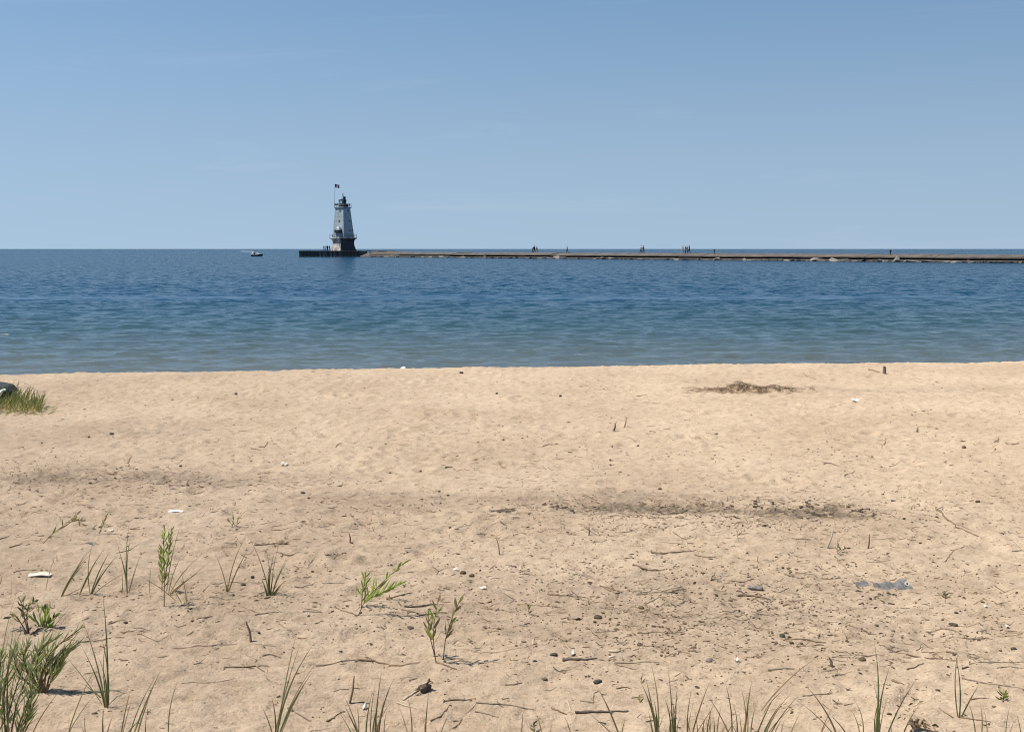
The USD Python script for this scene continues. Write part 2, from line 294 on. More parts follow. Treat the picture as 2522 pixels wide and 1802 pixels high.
mat('wood_dark', (0.125, 0.096, 0.070), 0.9, 0.45, 60.0, bump=0.002, bscale=150.0); mat('wood_pale', (0.46, 0.37, 0.26), 0.9, 0.35, 60.0, bump=0.002, bscale=150.0); mat('straw', (0.36, 0.265, 0.16), 0.85, 0.4, 60.0)
mat('stake_wood', (0.17, 0.155, 0.145), 0.9, 0.4, 60.0)
mat('bleached', (0.52, 0.47, 0.39), 0.85, 0.2, 60.0)
mat('stone_dark', (0.080, 0.056, 0.035), 0.8, 0.5, 90.0, bump=0.002, bscale=220.0); mat('stone_brown', (0.155, 0.104, 0.060), 0.9, 0.5, 90.0, bump=0.002, bscale=220.0)
mat('stone_green', (0.062, 0.062, 0.044), 0.8, 0.5, 90.0, bump=0.002, bscale=220.0); mat('stone_grey', (0.21, 0.185, 0.165), 0.85, 0.55, 110.0, bump=0.002, bscale=220.0); mat('stone_tan', (0.29, 0.205, 0.125), 0.9, 0.4, 90.0, bump=0.002, bscale=220.0)
mat('wrack', (0.42, 0.30, 0.19), 0.95, 0.5, 25.0, bump=0.01, bscale=45.0); mat('wrack_dark', (0.27, 0.185, 0.115), 0.95, 0.5, 25.0)
mat('drift_dark', (0.095, 0.070, 0.047), 0.95, 0.5, 60.0)
mat('fabric_blue_grey', (0.150, 0.144, 0.136), 0.9, 0.45, 35.0, bump=0.002, bscale=120.0)
mat('bag_dark', (0.040, 0.046, 0.044), 0.75, 0.4, 30.0, bump=0.002, bscale=200.0); mat('bag_grey', (0.085, 0.092, 0.080), 0.85, 0.4, 30.0, bump=0.002, bscale=200.0); mat('strap_white', (0.72, 0.72, 0.68), 0.7, 0.1, 60.0)
leaf_mat('grass_green', [(0.0, (0.307, 0.227, 0.099)), (0.10, (0.154, 0.154, 0.054)), (0.4, (0.101, 0.125, 0.045)), (0.75, (0.136, 0.128, 0.051)), (1.0, (0.236, 0.166, 0.076))], 0.22)
leaf_mat('grass_olive', [(0.0, (0.399, 0.287, 0.138)), (0.3, (0.190, 0.160, 0.064)), (0.7, (0.217, 0.163, 0.074)), (1.0, (0.307, 0.209, 0.099))], 0.2)
leaf_mat('grass_dry', [(0.0, (0.377, 0.275, 0.160)), (0.5, (0.304, 0.210, 0.113)), (1.0, (0.362, 0.261, 0.152))], 0.2)
leaf_mat('tussock_green', [(0.0, (0.522, 0.434, 0.191)), (0.25, (0.227, 0.235, 0.064)), (0.7, (0.113, 0.148, 0.040)), (1.0, (0.174, 0.148, 0.056))], 0.25)
leaf_mat('willow_green', [(0.0, (0.196, 0.244, 0.040)), (0.6, (0.166, 0.244, 0.036)), (1.0, (0.235, 0.255, 0.054))], 0.38, 0.42)
leaf_mat('willow_bright', [(0.0, (0.255, 0.371, 0.033)), (0.6, (0.225, 0.371, 0.029)), (1.0, (0.255, 0.332, 0.054))], 0.42, 0.42)
leaf_mat('willow_dull', [(0.0, (0.216, 0.205, 0.057)), (0.6, (0.196, 0.196, 0.051)), (1.0, (0.274, 0.196, 0.081))], 0.3)
leaf_mat('willow_brown', [(0.0, (0.174, 0.131, 0.051)), (0.6, (0.189, 0.138, 0.051)), (1.0, (0.217, 0.131, 0.065))], 0.25)
leaf_mat('silver_leaf', rough=0.3, stops=[(0.0, (0.24, 0.30, 0.12)), (0.5, (0.23, 0.295, 0.125)), (1.0, (0.31, 0.33, 0.17))], trans=0.38)
leaf_mat('silver_leaf_old', [(0.0, (0.189, 0.232, 0.123)), (0.5, (0.181, 0.239, 0.138)), (1.0, (0.217, 0.246, 0.160))], 0.3, 0.45)
leaf_mat('dark_leaf', [(0.0, (0.043, 0.072, 0.029)), (0.6, (0.041, 0.075, 0.029)), (1.0, (0.072, 0.080, 0.036))], 0.25)
mat('stem_brown', (0.13, 0.085, 0.045), 0.8, 0.4, 60.0); mat('stem_green', (0.11, 0.12, 0.045), 0.7, 0.3, 60.0)

# ------------------------------------------------------------------ the setting: beach and lake
def grid(X, Y, Z):
    r, c = X.shape
    i = np.arange(r - 1)[:, None] * c + np.arange(c - 1)[None]
    return np.c_[X.ravel(), Y.ravel(), Z.ravel()], np.stack([i, i + 1, i + c + 1, i + c], -1).reshape(-1, 4)

def spaced(a, b, n, p):                                      # n values from a to b, spacing proportional to value ** p
    q = 1 - p
    return (a ** q + np.linspace(0, 1, n) * (b ** q - a ** q)) ** (1 / q)

ys = np.concatenate([np.linspace(-8, 2.0, 36)[:-1], spaced(2.0, 15.8, 640, 1.5), np.linspace(15.95, 27, 34)])
us = np.concatenate([-spaced(0.60, 2.6, 30, 1.2)[::-1][:-1], np.linspace(-0.60, 0.60, 880), spaced(0.60, 2.6, 30, 1.2)[1:]])
W = np.where(ys > 2.0, ys, 2.0 + (2.0 - ys) * 0.6)
X, Y = us[None] * W[:, None], np.repeat(ys[:, None], len(us), 1)
Z = np.maximum(sand_z(X, Y), -1.6)

def patch(px, py, hw, hh):                                   # a stained patch of sand at its place, (centre, half sizes) on the ground
    c, a, b, t, l = ground(px, py), ground(px + hw, py), ground(px - hw, py), ground(px, py - hh), ground(px, py + hh)
    dx, dy = (X - c[0]) / ((a[0] - b[0]) / 2), (Y - c[1]) / ((t[1] - l[1]) / 2)
    w = pn(X / 0.5, Y / 0.3, 31) * 0.7 + pn(X / 0.15, Y / 0.1, 32) * 0.4
    return np.clip(1.25 - np.sqrt(dx ** 2 + dy ** 2) + w, 0, 1)
dirt = 0.95 * patch(1690, 1258, 340, 13) + 1.35 * patch(2000, 1262, 170, 17) + 0.40 * patch(1480, 1238, 320, 24) + 0.42 * patch(400, 1180, 480, 22) + 0.25 * patch(100, 1170, 240, 26) + 0.30 * patch(2330, 958, 230, 10) \
    + 0.25 * patch(1890, 960, 200, 8) + 0.22 * patch(260, 1060, 330, 24) + 0.28 * patch(900, 1240, 420, 30) + 0.22 * patch(1750, 1500, 620, 90) + 0.18 * patch(2200, 1580, 300, 60) + 0.15 * patch(650, 1500, 380, 60)
dirt = np.clip(dirt + 0.02 + 0.25 * np.clip((8.6 - Y) / 3.6, 0, 1) * (1 + 0.8 * pn(X / 0.5, Y / 0.3, 33)), 0, 1)
v, f = grid(X, Y, Z)
obj('beach_sand', (v, f), 'sand', smooth=True, prim={'dirt': dirt.ravel()}, kind='structure', label='pale tan beach sand with footprints, dark stains and a low crest')

rng = np.random.default_rng(5)
ys = np.concatenate([spaced(14.0, 160.0, 420, 1.3), 160.0 * (30000 / 160.0) ** np.linspace(0, 1, 60)[1:]])
us = np.concatenate([-spaced(0.62, 3.0, 24, 1.2)[::-1][:-1], np.linspace(-0.62, 0.62, 440), spaced(0.62, 3.0, 24, 1.2)[1:]])
X, Y = us[None] * ys[:, None], np.repeat(ys[:, None], len(us), 1)
dy = np.gradient(ys)[:, None]
Z = np.zeros_like(X)
for k in range(52):
    lam = 0.34 * (2.2 / 0.34) ** rng.random()
    th = -math.pi / 2 + rng.normal(0.12, 0.42); kx, ky = math.cos(th) * 2 * np.pi / lam, math.sin(th) * 2 * np.pi / lam
    amp = lam * 0.0038 * np.clip(lam / (2.6 * dy) - 0.35, 0, 1) * (0.55 + 0.9 * np.clip(0.5 + pn(X / (lam * 5), Y / (lam * 4), 50 + k), 0, 1.3))
    ph = kx * X + ky * Y + rng.random() * 6.28 + 1.5 * pn(X / (lam * 3.5), Y / (lam * 3.5), 120 + k)
    Z += amp * (np.sin(ph) + 0.18 * np.sin(2 * ph + 1.2))
v, f = grid(X, Y, Z)
obj('lake_water', (v, f), 'water', smooth=True, kind='structure', label='blue lake water with small wind ripples out to the horizon')

# ------------------------------------------------------------------ breakwater, pier head and boulders
P0, P1 = np.array([-46.0, 321.0]), np.array([88.0, 176.5])  # the foot of the breakwater on the water, seen end to end
DIR = (P1 - P0) / np.linalg.norm(P1 - P0); NRM = np.array([-DIR[1], DIR[0]])
if NRM[1] < 0: NRM = -NRM
LEN = float(np.linalg.norm(P1 - P0)) + 55
def along(s, t, z):
    q = P0 + DIR * s + NRM * t
    return np.array([q[0], q[1], z])

def prism(s0, s1, prof, dz0=0.0, dz1=0.0):
    """A length of the breakwater: profile (t, z) carried from s0 to s1, ends closed."""
    n = len(prof)
    v = [along(s0, t, z + dz0) for t, z in prof] + [along(s1, t, z + dz1) for t, z in prof]
    f = []
    for i in range(n):
        j = (i + 1) % n
        f += [[i, j, n + j], [i, n + j, n + i]]
    f += [[0, i + 1, i] for i in range(1, n - 1)] + [[n, n + i, n + i + 1] for i in range(1, n - 1)]
    return np.array(v), np.array(f)

rnd = random.Random(11)
bw = thing('breakwater', 'long low concrete breakwater running from the lighthouse to the right edge', 'breakwater')
s, k = 2.0, 0
while s < LEN:
    L = rnd.uniform(6.5, 9.0); e = min(s + L, LEN); g = 0.05
    d = rnd.uniform(-0.05, 0.05); d2 = d + rnd.uniform(-0.03, 0.03)
    obj('deck_slab', prism(s + g, e - g, [(2.0, 0.72), (2.0, 0.90), (4.3, 1.36), (9.8, 1.42), (9.8, -0.9), (4.0, -0.9), (4.0, 0.72)], d, d2), 'pale_concrete', bw)
    obj('ledge_slab', prism(s + g, e - g, [(0.55, -0.9), (0.55, 0.24 + rnd.uniform(-.06, .06)), (1.2, 0.36), (2.6, 0.40), (3.97, 0.42), (3.97, -0.9)], d * 0.8, d2 * 0.8), 'old_concrete', bw)
    s = e
obj('recess_wall', prism(2.0, LEN, [(3.2, 0.425), (3.2, 0.715), (3.96, 0.715), (3.96, 0.425)]), 'dark_concrete', bw)

def zone(v, cuts):
    return next(t for lim, t in cuts if v < lim)

rock_proto = trimesh.creation.icosphere(2)
def rock(cx, cy, cz, sx, sy, sz, rz, tilt, seed, sub=rock_proto, rough=0.35, flat=0.0):
    v = np.array(sub.vertices)
    n = meshkit.noise(v * 1.3 + seed * 7.1, seed) - 0.5; n2 = meshkit.noise(v * 3.1 + seed * 3.3, seed + 5) - 0.5
    v = v * (1 + rough * 1.6 * n[:, None] + rough * 0.6 * n2[:, None])
    q = np.sign(v) * np.abs(v) ** (1 - 0.35 * flat)
    v = q * np.array([sx, sy, sz])
    m = trimesh.transformations.euler_matrix(tilt, tilt * 0.6, rz)[:3, :3]
    return v @ m.T + np.array([cx, cy, cz]), np.array(sub.faces)

def block(cx, cy, cz, sx, sy, sz, rz, tilt, seed, cut=16):
    """A broken block of stone: the hull of a few points near a box's corners and edges."""
    r = np.random.default_rng(seed)
    p = r.uniform(-1, 1, (cut, 3)); p /= np.abs(p).max(1, keepdims=True); p *= r.uniform(0.72, 1.05, (cut, 1))
    h = trimesh.convex.convex_hull(p)
    m = trimesh.transformations.euler_matrix(tilt, tilt * 0.8, rz)[:3, :3]
    return (np.array(h.vertices) * [sx, sy, sz]) @ m.T + [cx, cy, cz], np.array(h.faces)

special = [  # px in the photo, width m, height m, tint, tilt, label
    (948, 2.6, 0.5, 'pale', 0.1, 'long flat pale boulder just right of the lighthouse, under the rusty ramp'),
    (1140, 2.4, 0.55, 'pale', 0.05, 'broad pale slab boulder at the waterline below the second breakwater joint'),
    (1058, 1.4, 0.45, 'pale', 0.2, 'whitish boulder at the waterline left of centre of the breakwater'),
    (1192, 1.9, 0.75, 'grey', 0.1, 'humped grey boulder rising above the ledge between lighthouse and walkers'),
    (1372, 2.1, 0.95, 'pale', 0.45, 'peaked boulder with a white left face below the lone walker'),
    (1384, 1.6, 0.7, 'dark', 0.1, 'black boulder against the right side of the peaked white one'),
    (1514, 2.1, 0.45, 'pale', 0.0, 'flat pale boulder left of the pair of walkers'),
    (1662, 1.6, 0.5, 'pale', 0.1, 'pale low boulder below the group of four walkers'),
    (1765, 1.5, 0.95, 'pale', 0.35, 'tilted pale block standing on the ledge below the lone post-like walker'),
    (1790, 1.9, 0.5, 'grey', 0.15, 'low grey boulder right beside the tilted pale block'),
    (1830, 1.2, 0.45, 'pale', 0.3, 'small pointed white boulder, first of two right of centre'),
    (1848, 1.5, 0.42, 'pale', 0.15, 'flat white boulder, second of two right of centre'),
    (1955, 1.7, 0.55, 'dark', 0.0, 'rounded blue-black boulder on the breakwater foot'),
    (2002, 1.5, 0.8, 'pale', 0.3, 'wedge-shaped pale boulder leaning on the ledge right of the blue-black one'),
    (2052, 1.6, 0.6, 'pale', 0.35, 'bright white sloping boulder right of the wedge-shaped one'),
    (2078, 2.2, 0.75, 'grey', 0.4, 'long grey slab tilted down to the right towards the water'),
    (2206, 1.2, 1.15, 'pale', 0.5, 'tall upright grey block below the walker in black on the right'),
    (2252, 3.0, 0.45, 'pale', 0.05, 'long white flat boulder at the waterline on the right'),
    (2330, 1.4, 0.5, 'pale', 0.1, 'pale boulder near the right edge of the breakwater'),
    (2440, 1.6, 0.5, 'grey', 0.1, 'grey boulder close to the right end of the view'),
]
def s_of(px):                                                 # where along the breakwater foot a sight line crosses it
    d = ray(px, 640)[:2]
    A = np.array([[DIR[0], -d[0]], [DIR[1], -d[1]]])
    return float(np.linalg.solve(A, -P0)[0])
for i, (px, w, h, tint, tilt, label) in enumerate(special):
    q = along(s_of(px), 0.35, h * 0.20)
    obj('boulder', block(q[0], q[1], q[2], w * 0.55, 0.9, h * 0.55, math.atan2(DIR[1], DIR[0]), tilt * 0.7, 100 + i), 'boulder_' + tint, label=label, cat='boulder', group='boulders along the breakwater foot')
for i in range(72):
    px = 905 + (2540 - 905) * (i + rnd.uniform(0.1, 0.9)) / 72
    if min(abs(px - s_[0]) for s_ in special) < 7: continue
    w, h = rnd.uniform(0.7, 1.9), rnd.uniform(0.3, 0.62)
    q = along(s_of(px), rnd.uniform(0.1, 0.5), h * rnd.uniform(0.1, 0.4))
    obj('boulder', block(q[0], q[1], q[2], w * 0.55, rnd.uniform(0.5, 0.9), h * 0.5, math.atan2(DIR[1], DIR[0]) + rnd.uniform(-.4, .4), rnd.uniform(-.25, .25), 300 + i),
        'boulder_' + (tn := rnd.choice(['pale', 'grey', 'grey', 'dark', 'grey'])), label=f'small {tn} boulder at the breakwater foot, ' + (zn := zone(px, ((1100, 'near the lighthouse'), (1400, 'under the bending walker and the lone walker'), (1720, 'under the pair and the group of four'), (2150, 'left of the person in black'), (9999, 'at the right end of the view')))),
        cat='boulder', group=f'small {tn} boulders {zn}')

LX, LY = -52.2, 329.0                                         # lighthouse axis
ph = thing('pier_head', 'dark steel-sided concrete platform under the lighthouse', 'pier', (0, 0, 0))
PX0, PX1, PY0, PY1, DZ = -64.6, -45.8, 322.0, 338.0, 1.80
obj('deck', box((PX0 + PX1) / 2, (PY0 + PY1) / 2, DZ / 2 - 0.4, PX1 - PX0 - 0.5, PY1 - PY0 - 0.5, DZ + 0.8 - 0.02), 'old_concrete', ph)
obj('cap_beam', join([box((PX0 + PX1) / 2, PY0 + 0.10, DZ - 0.08, PX1 - PX0 + 0.2, 0.55, 0.3), box(PX0 + 0.05, (PY0 + PY1) / 2 + 0.3, DZ - 0.08, 0.5, PY1 - PY0 - 0.1, 0.3)]), 'sheet_steel', ph)
n = 34
for i in range(n):
    x = PX0 + (i + 0.5) * (PX1 - PX0) / n
    pale = i in (11, 13, 14, 17, 19, 22) 
    obj('sheet_pile', box(x, PY0 + (0.02 if i % 2 else 0.20), 0.36, (PX1 - PX0) / n * 0.98, 0.24, 2.45), 'sheet_steel_pale' if pale else 'sheet_steel', ph)
for i in range(24):
    obj('sheet_pile', box(PX0 + (0.02 if i % 2 else 0.18), PY0 + 0.6 + i * 0.64, 0.36, 0.24, 0.62, 2.45), 'sheet_steel', ph)
# the ramp from the platform down to the breakwater and the dark beam along it
rp = thing('concrete_ramp', 'sloping brownish concrete ramp with a dark rail beam right of the lighthouse', 'ramp')
rv = np.array([[-46.3, 321.4, -0.9], [-33.0, 309.0, -0.9], [-28.0, 313.5, -0.9], [-43.0, 331.0, -0.9], [-45.9, 321.4, 0.35], [-33.0, 309.0, 0.55], [-28.0, 313.5, 1.45], [-43.0, 331.0, 1.72]])
obj('ramp_slab', (rv, np.array([[0, 1, 5, 4], [1, 2, 6, 5], [2, 3, 7, 6], [3, 0, 4, 7], [4, 5, 6, 7], [3, 2, 1, 0]])), 'pale_concrete', rp)
obj('rail_beam', tube([(-45.0, 326.0, 1.78), (-41.0, 325.5, 1.70), (-35.9, 325.2, 1.62)], [0.17, 0.2, 0.24], 6), 'dark_concrete', rp)
for px_, q in ((-43.5, 1.2), (-39.5, 1.1), (-36.4, 1.05)):
    obj('post', box(px_, 325.6, q - 0.5, 0.22, 0.22, 1.6), 'dark_concrete', rp)

# ------------------------------------------------------------------ lighthouse
lh = thing('lighthouse', 'white tapering pyramidal lighthouse with black lantern on the pier head', 'lighthouse', (LX, LY, 0))
BETA = math.radians(40.4)                                     # right face turned 40 degrees from the line of sight
UR = np.array([math.sin(BETA), -math.cos(BETA)]); UL = np.array([-math.cos(BETA), -math.sin(BETA)])   # outward normals of the two faces in view
BR, BL, TW = UR, UL, math.radians(57)
TR = np.array([math.sin(TW), -math.cos(TW)]); TL = np.array([-math.cos(TW), -math.sin(TW)])
def sq(w, z):                                                 # square section of side w: corners front, right, back, left
    h = w / 2
    return [np.array([*(h * (UR * a + UL * b)), z]) for a, b in ((1, 1), (1, -1), (-1, -1), (-1, 1))]
K = math.cos(BETA) + math.sin(BETA)
def loft(sections, cap=True):
    v = np.array([c for w, z in sections for c in sq(w, z)]); f = []
    for i in range(len(sections) - 1):
        for j in range(4):
            k = (j + 1) % 4
            f.append([i * 4 + j, i * 4 + k, i * 4 + 4 + k, i * 4 + 4 + j])
    f = np.array(f)[:, ::-1]
    if cap:
        n = len(v) - 4
        f = np.vstack([f, [[0, 1, 2, 3]], [[n + 3, n + 2, n + 1, n]]])
    return v, f
def face_panel(sections, which, lift=0.0):                     # one face of a lofted body as a thin curved skin
    o = {'right': (0, 1), 'left': (3, 0)}[which]; u = {'right': UR, 'left': UL}[which]
    v = []
    for w, z in sections:
        c = sq(w, z)
        for k in o: v.append(c[k] + np.array([*(u * lift), 0]))
    f = [[2 * i, 2 * i + 1, 2 * i + 3, 2 * i + 2] for i in range(len(sections) - 1)]
    return np.array(v), np.array(f)
base_secs = [(8.3, 1.80), (7.85, 2.2), (7.2, 3.0), (6.75, 3.8), (6.65, 4.4), (6.9, 4.9), (7.5, 5.3), (8.4, 5.55)]
base_secs = [(w / K, z) for w, z in base_secs]
obj('base', loft(base_secs), 'base_stained', lh, smooth=40)
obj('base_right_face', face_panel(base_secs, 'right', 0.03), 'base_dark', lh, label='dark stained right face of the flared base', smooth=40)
obj('base_cornice', loft([(8.6 / K, 5.56), (8.75 / K, 5.72), (8.6 / K, 5.86)]), 'base_stained', lh)
UR, UL = TR, TL
tower_secs = [(6.7 / K, 5.87), (4.55 / K, 14.75)]
obj('tower', loft(tower_secs), 'tower_paint', lh)
for k in range(1, 7):                                          # the rows of steel plates: thin proud seams
    t = k / 7; w = (6.7 + (4.55 - 6.7) * t) / K; z = 5.87 + (14.75 - 5.87) * t
    obj('plate_seam', loft([(w + 0.04, z - 0.04), (w + 0.03, z + 0.04)]), 'tower_paint', lh)
obj('gallery', loft([(4.6 / K, 14.76), (5.2 / K, 15.0), (5.35 / K, 15.02), (5.35 / K, 15.22)]), 'tower_paint', lh)
def rail(w, z0, h, step, r, name):
    c = sq(w, z0); parts = []
    for j in range(4):
        a, b = c[j], c[(j + 1) % 4]; n = max(2, int(np.linalg.norm(b - a) / step))
        for i in range(n):
            p = a + (b - a) * i / n
            obj(name + '_post', tube([p, p + [0, 0, h]], r, 5), 'grey_iron', lh)
        for zz in (h, h * 0.52):
            parts.append(tube([a + [0, 0, zz], b + [0, 0, zz]], r * 0.9, 5))
    obj(name + '_bar', join(parts), 'grey_iron', lh)
rail(5.2 / K, 15.22, 1.0, 0.9, 0.045, 'gallery_rail')
UR, UL = BR, BL
rail(8.5 / K, 5.86, 1.0, 1.3, 0.045, 'base_rail')
UR, UL = TR, TL
# black panels fixed to the gallery rail and boxes of equipment on it
c = sq(5.15 / K, 15.22)
def wallpanel(a, b, t0, t1, z0, z1, th=0.06):
    p, q = a + (b - a) * t0, a + (b - a) * t1; m = (p + q) / 2
    return box(m[0], m[1], (z0 + z1) / 2, np.linalg.norm((q - p)[:2]), th, z1 - z0, math.atan2((q - p)[1], (q - p)[0]))
obj('rail_panel', wallpanel(c[3], c[0], 0.04, 0.46, 15.72, 16.22), 'black_iron', lh)
obj('equipment_box', box(1.55, -1.0, 15.62, 0.5, 0.45, 0.8, 0.7), 'black_iron', lh)
obj('equipment_box', box(2.15, -0.55, 15.85, 0.34, 0.34, 0.62, 0.4), 'grey_iron', lh)
obj('lantern_wall', (lambda m: (np.array(m.vertices) + [-0.02, 0, 15.72], np.array(m.faces)))(trimesh.creation.cylinder(1.12, 1.0, sections=10)), 'black_iron', lh)
obj('lantern_glass', (lambda m: (np.array(m.vertices) + [-0.02, 0, 16.72], np.array(m.faces)))(trimesh.creation.cylinder(1.05, 1.0, sections=10)), 'lantern_glass', lh)
for k in range(10):
    a = 2 * math.pi * (k + 0.5) / 10
    obj('lantern_mullion', tube([(-0.02 + 1.1 * math.cos(a), 1.1 * math.sin(a), 16.2), (-0.02 + 1.1 * math.cos(a), 1.1 * math.sin(a), 17.25)], 0.045, 5), 'black_iron', lh)
lm = trimesh.creation.revolve(np.array([[0.0, 17.2], [1.32, 17.2], [1.34, 17.34], [0.9, 17.5], [0.35, 17.72], [0.0, 17.75]]), sections=12)
obj('lantern_roof', (np.array(lm.vertices) + [-0.02, 0, 0], np.array(lm.faces)), 'black_iron', lh)
obj('lamp', (lambda m: (np.array(m.vertices) + [-0.02, 0, 16.7], np.array(m.faces)))(trimesh.creation.cylinder(0.22, 0.8, sections=10)), 'boat_grey', lh)
obj('vent_stack', tube([(0.62, -1.2, 15.25), (0.62, -1.2, 18.35)], [0.24, 0.24], 8), 'black_iron', lh)
obj('vent_stack', tube([(0.98, -1.0, 15.25), (0.98, -1.0, 18.42)], [0.15, 0.15], 8), 'black_iron', lh)
obj('antenna', tube([(0.10, 0, 17.7), (0.10, 0, 18.1), (0.12, 0, 18.12), (0.12, 0, 19.4)], [0.07, 0.07, 0.15, 0.15], 8), 'grey_iron', lh)
# portholes, porch, door
def on_face(which, s_, z, lift=0.05):                          # s_ from -1 (left edge) to 1 (right edge) of the face
    t = (z - 5.87) / (14.75 - 5.87); w = (6.7 + (4.55 - 6.7) * t) / K
    c = sq(w, z); a, b = (c[3], c[0]) if which == 'left' else (c[0], c[1]); u = UL if which == 'left' else UR
    return a + (b - a) * (s_ + 1) / 2 + np.array([*(u * lift), 0]), u
def porthole(which, s_, z, r=0.26):
    p, u = on_face(which, s_, z)
    fr = trimesh.creation.annulus(r, r + 0.07, 0.10, sections=14); gl = trimesh.creation.cylinder(r + 0.01, 0.05, sections=14)
    M = trimesh.geometry.align_vectors([0, 0, 1], [u[0], u[1], 0.12])
    for m in (fr, gl): m.apply_transform(M); m.apply_translation(p)
    w = obj('porthole', (np.array(gl.vertices), np.array(gl.faces)), 'window_dark', lh)
    obj('porthole_frame', (np.array(fr.vertices), np.array(fr.faces)), 'tower_paint', w)
for a in (('left', 0.22, 14.2, 0.3), ('left', 0.10, 11.0, 0.28), ('left', -0.50, 8.0), ('right', 0.35, 14.1), ('right', 0.30, 11.0), ('right', 0.25, 8.0), ('right', 0.75, 8.05)):
    porthole(*a)
p, u = on_face('left', 0.30, 6.9, 0.0)
ang = math.atan2(u[1], u[0]) + math.pi / 2
fwd = np.array([u[0], u[1]])
obj('porch_wall', box(p[0] + fwd[0] * 0.55, p[1] + fwd[1] * 0.55, 6.55, 1.35, 1.15, 1.36, ang), 'tower_paint', lh)
obj('porch_hood', join([box(p[0] + fwd[0] * 0.72, p[1] + fwd[1] * 0.72, 7.64, 1.75, 1.6, 0.8, ang)]), 'black_iron', lh)
obj('porch_roof', box(p[0] + fwd[0] * 0.45, p[1] + fwd[1] * 0.45, 8.86, 1.0, 0.8, 0.55, ang), 'tower_white', lh, label='small bright white box above the porch')
d_ = obj('door', box(p[0] + fwd[0] * 0.3 + 1.12, p[1] + fwd[1] * 0.3 + 0.3, 6.68, 0.72, 0.9, 1.6, ang), 'black_iron', lh)
fp0, fp1 = np.array([-2.30, -0.9, 15.3]), np.array([-2.12, -0.9, 22.25])
fp = obj('flagpole', tube([fp0, (fp0 + fp1) / 2, fp1], [0.06, 0.05, 0.035], 6), 'grey_iron', lh)
def flag_strip(z0, z1, x0, x1):                                # cloth waving to the right
    n = 9; xs = np.linspace(x0, x1, n); v = []
    for zz in (z0, z1):
        for x in xs:
            v.append([-2.10 + x, -0.9 + 0.10 * math.sin(x * 5.5) - 0.12 * x, zz - 0.14 * x + 0.05 * math.sin(x * 4)])
    q = np.array(v); q2 = q + [0, 0.012, 0]
    i = np.arange(n - 1); f = np.stack([i, i + 1, i + n + 1, i + n], -1)
    return join([(q, f), (q2, f[:, ::-1])])
for k in range(13):
    z1 = 22.12 - k * 0.082
    obj('flag_stripe', flag_strip(z1 - 0.082, z1, 0.52 if k < 7 else 0.0, 1.32), 'flag_red' if k % 2 == 0 else 'flag_white', fp)
obj('flag_canton', flag_strip(22.12 - 7 * 0.082, 22.12, 0.0, 0.52), 'flag_blue', fp)
# ------------------------------------------------------------------ people
SPH = {}
def sphere(p, r, n=12):
    return m3.Manifold.sphere(float(r), n).translate([float(x) for x in p])
def chain(js):                                                # joints (point, radius): a hull for every bone
    return [m3.Manifold.batch_hull([sphere(*a), sphere(*b)]) for a, b in zip(js[:-1], js[1:])]
def union(ms):
    return m3.Manifold.batch_boolean(ms, m3.OpType.Add)
def smooth_mesh(man, edge, rounds=6):
    m = man.refine_to_length(edge).to_mesh()
    t = trimesh.Trimesh(np.array(m.vert_properties[:, :3]), np.array(m.tri_verts), process=False)
    trimesh.smoothing.filter_taubin(t, 0.5, 0.53, rounds)
    return np.array(t.vertices), np.array(t.faces)

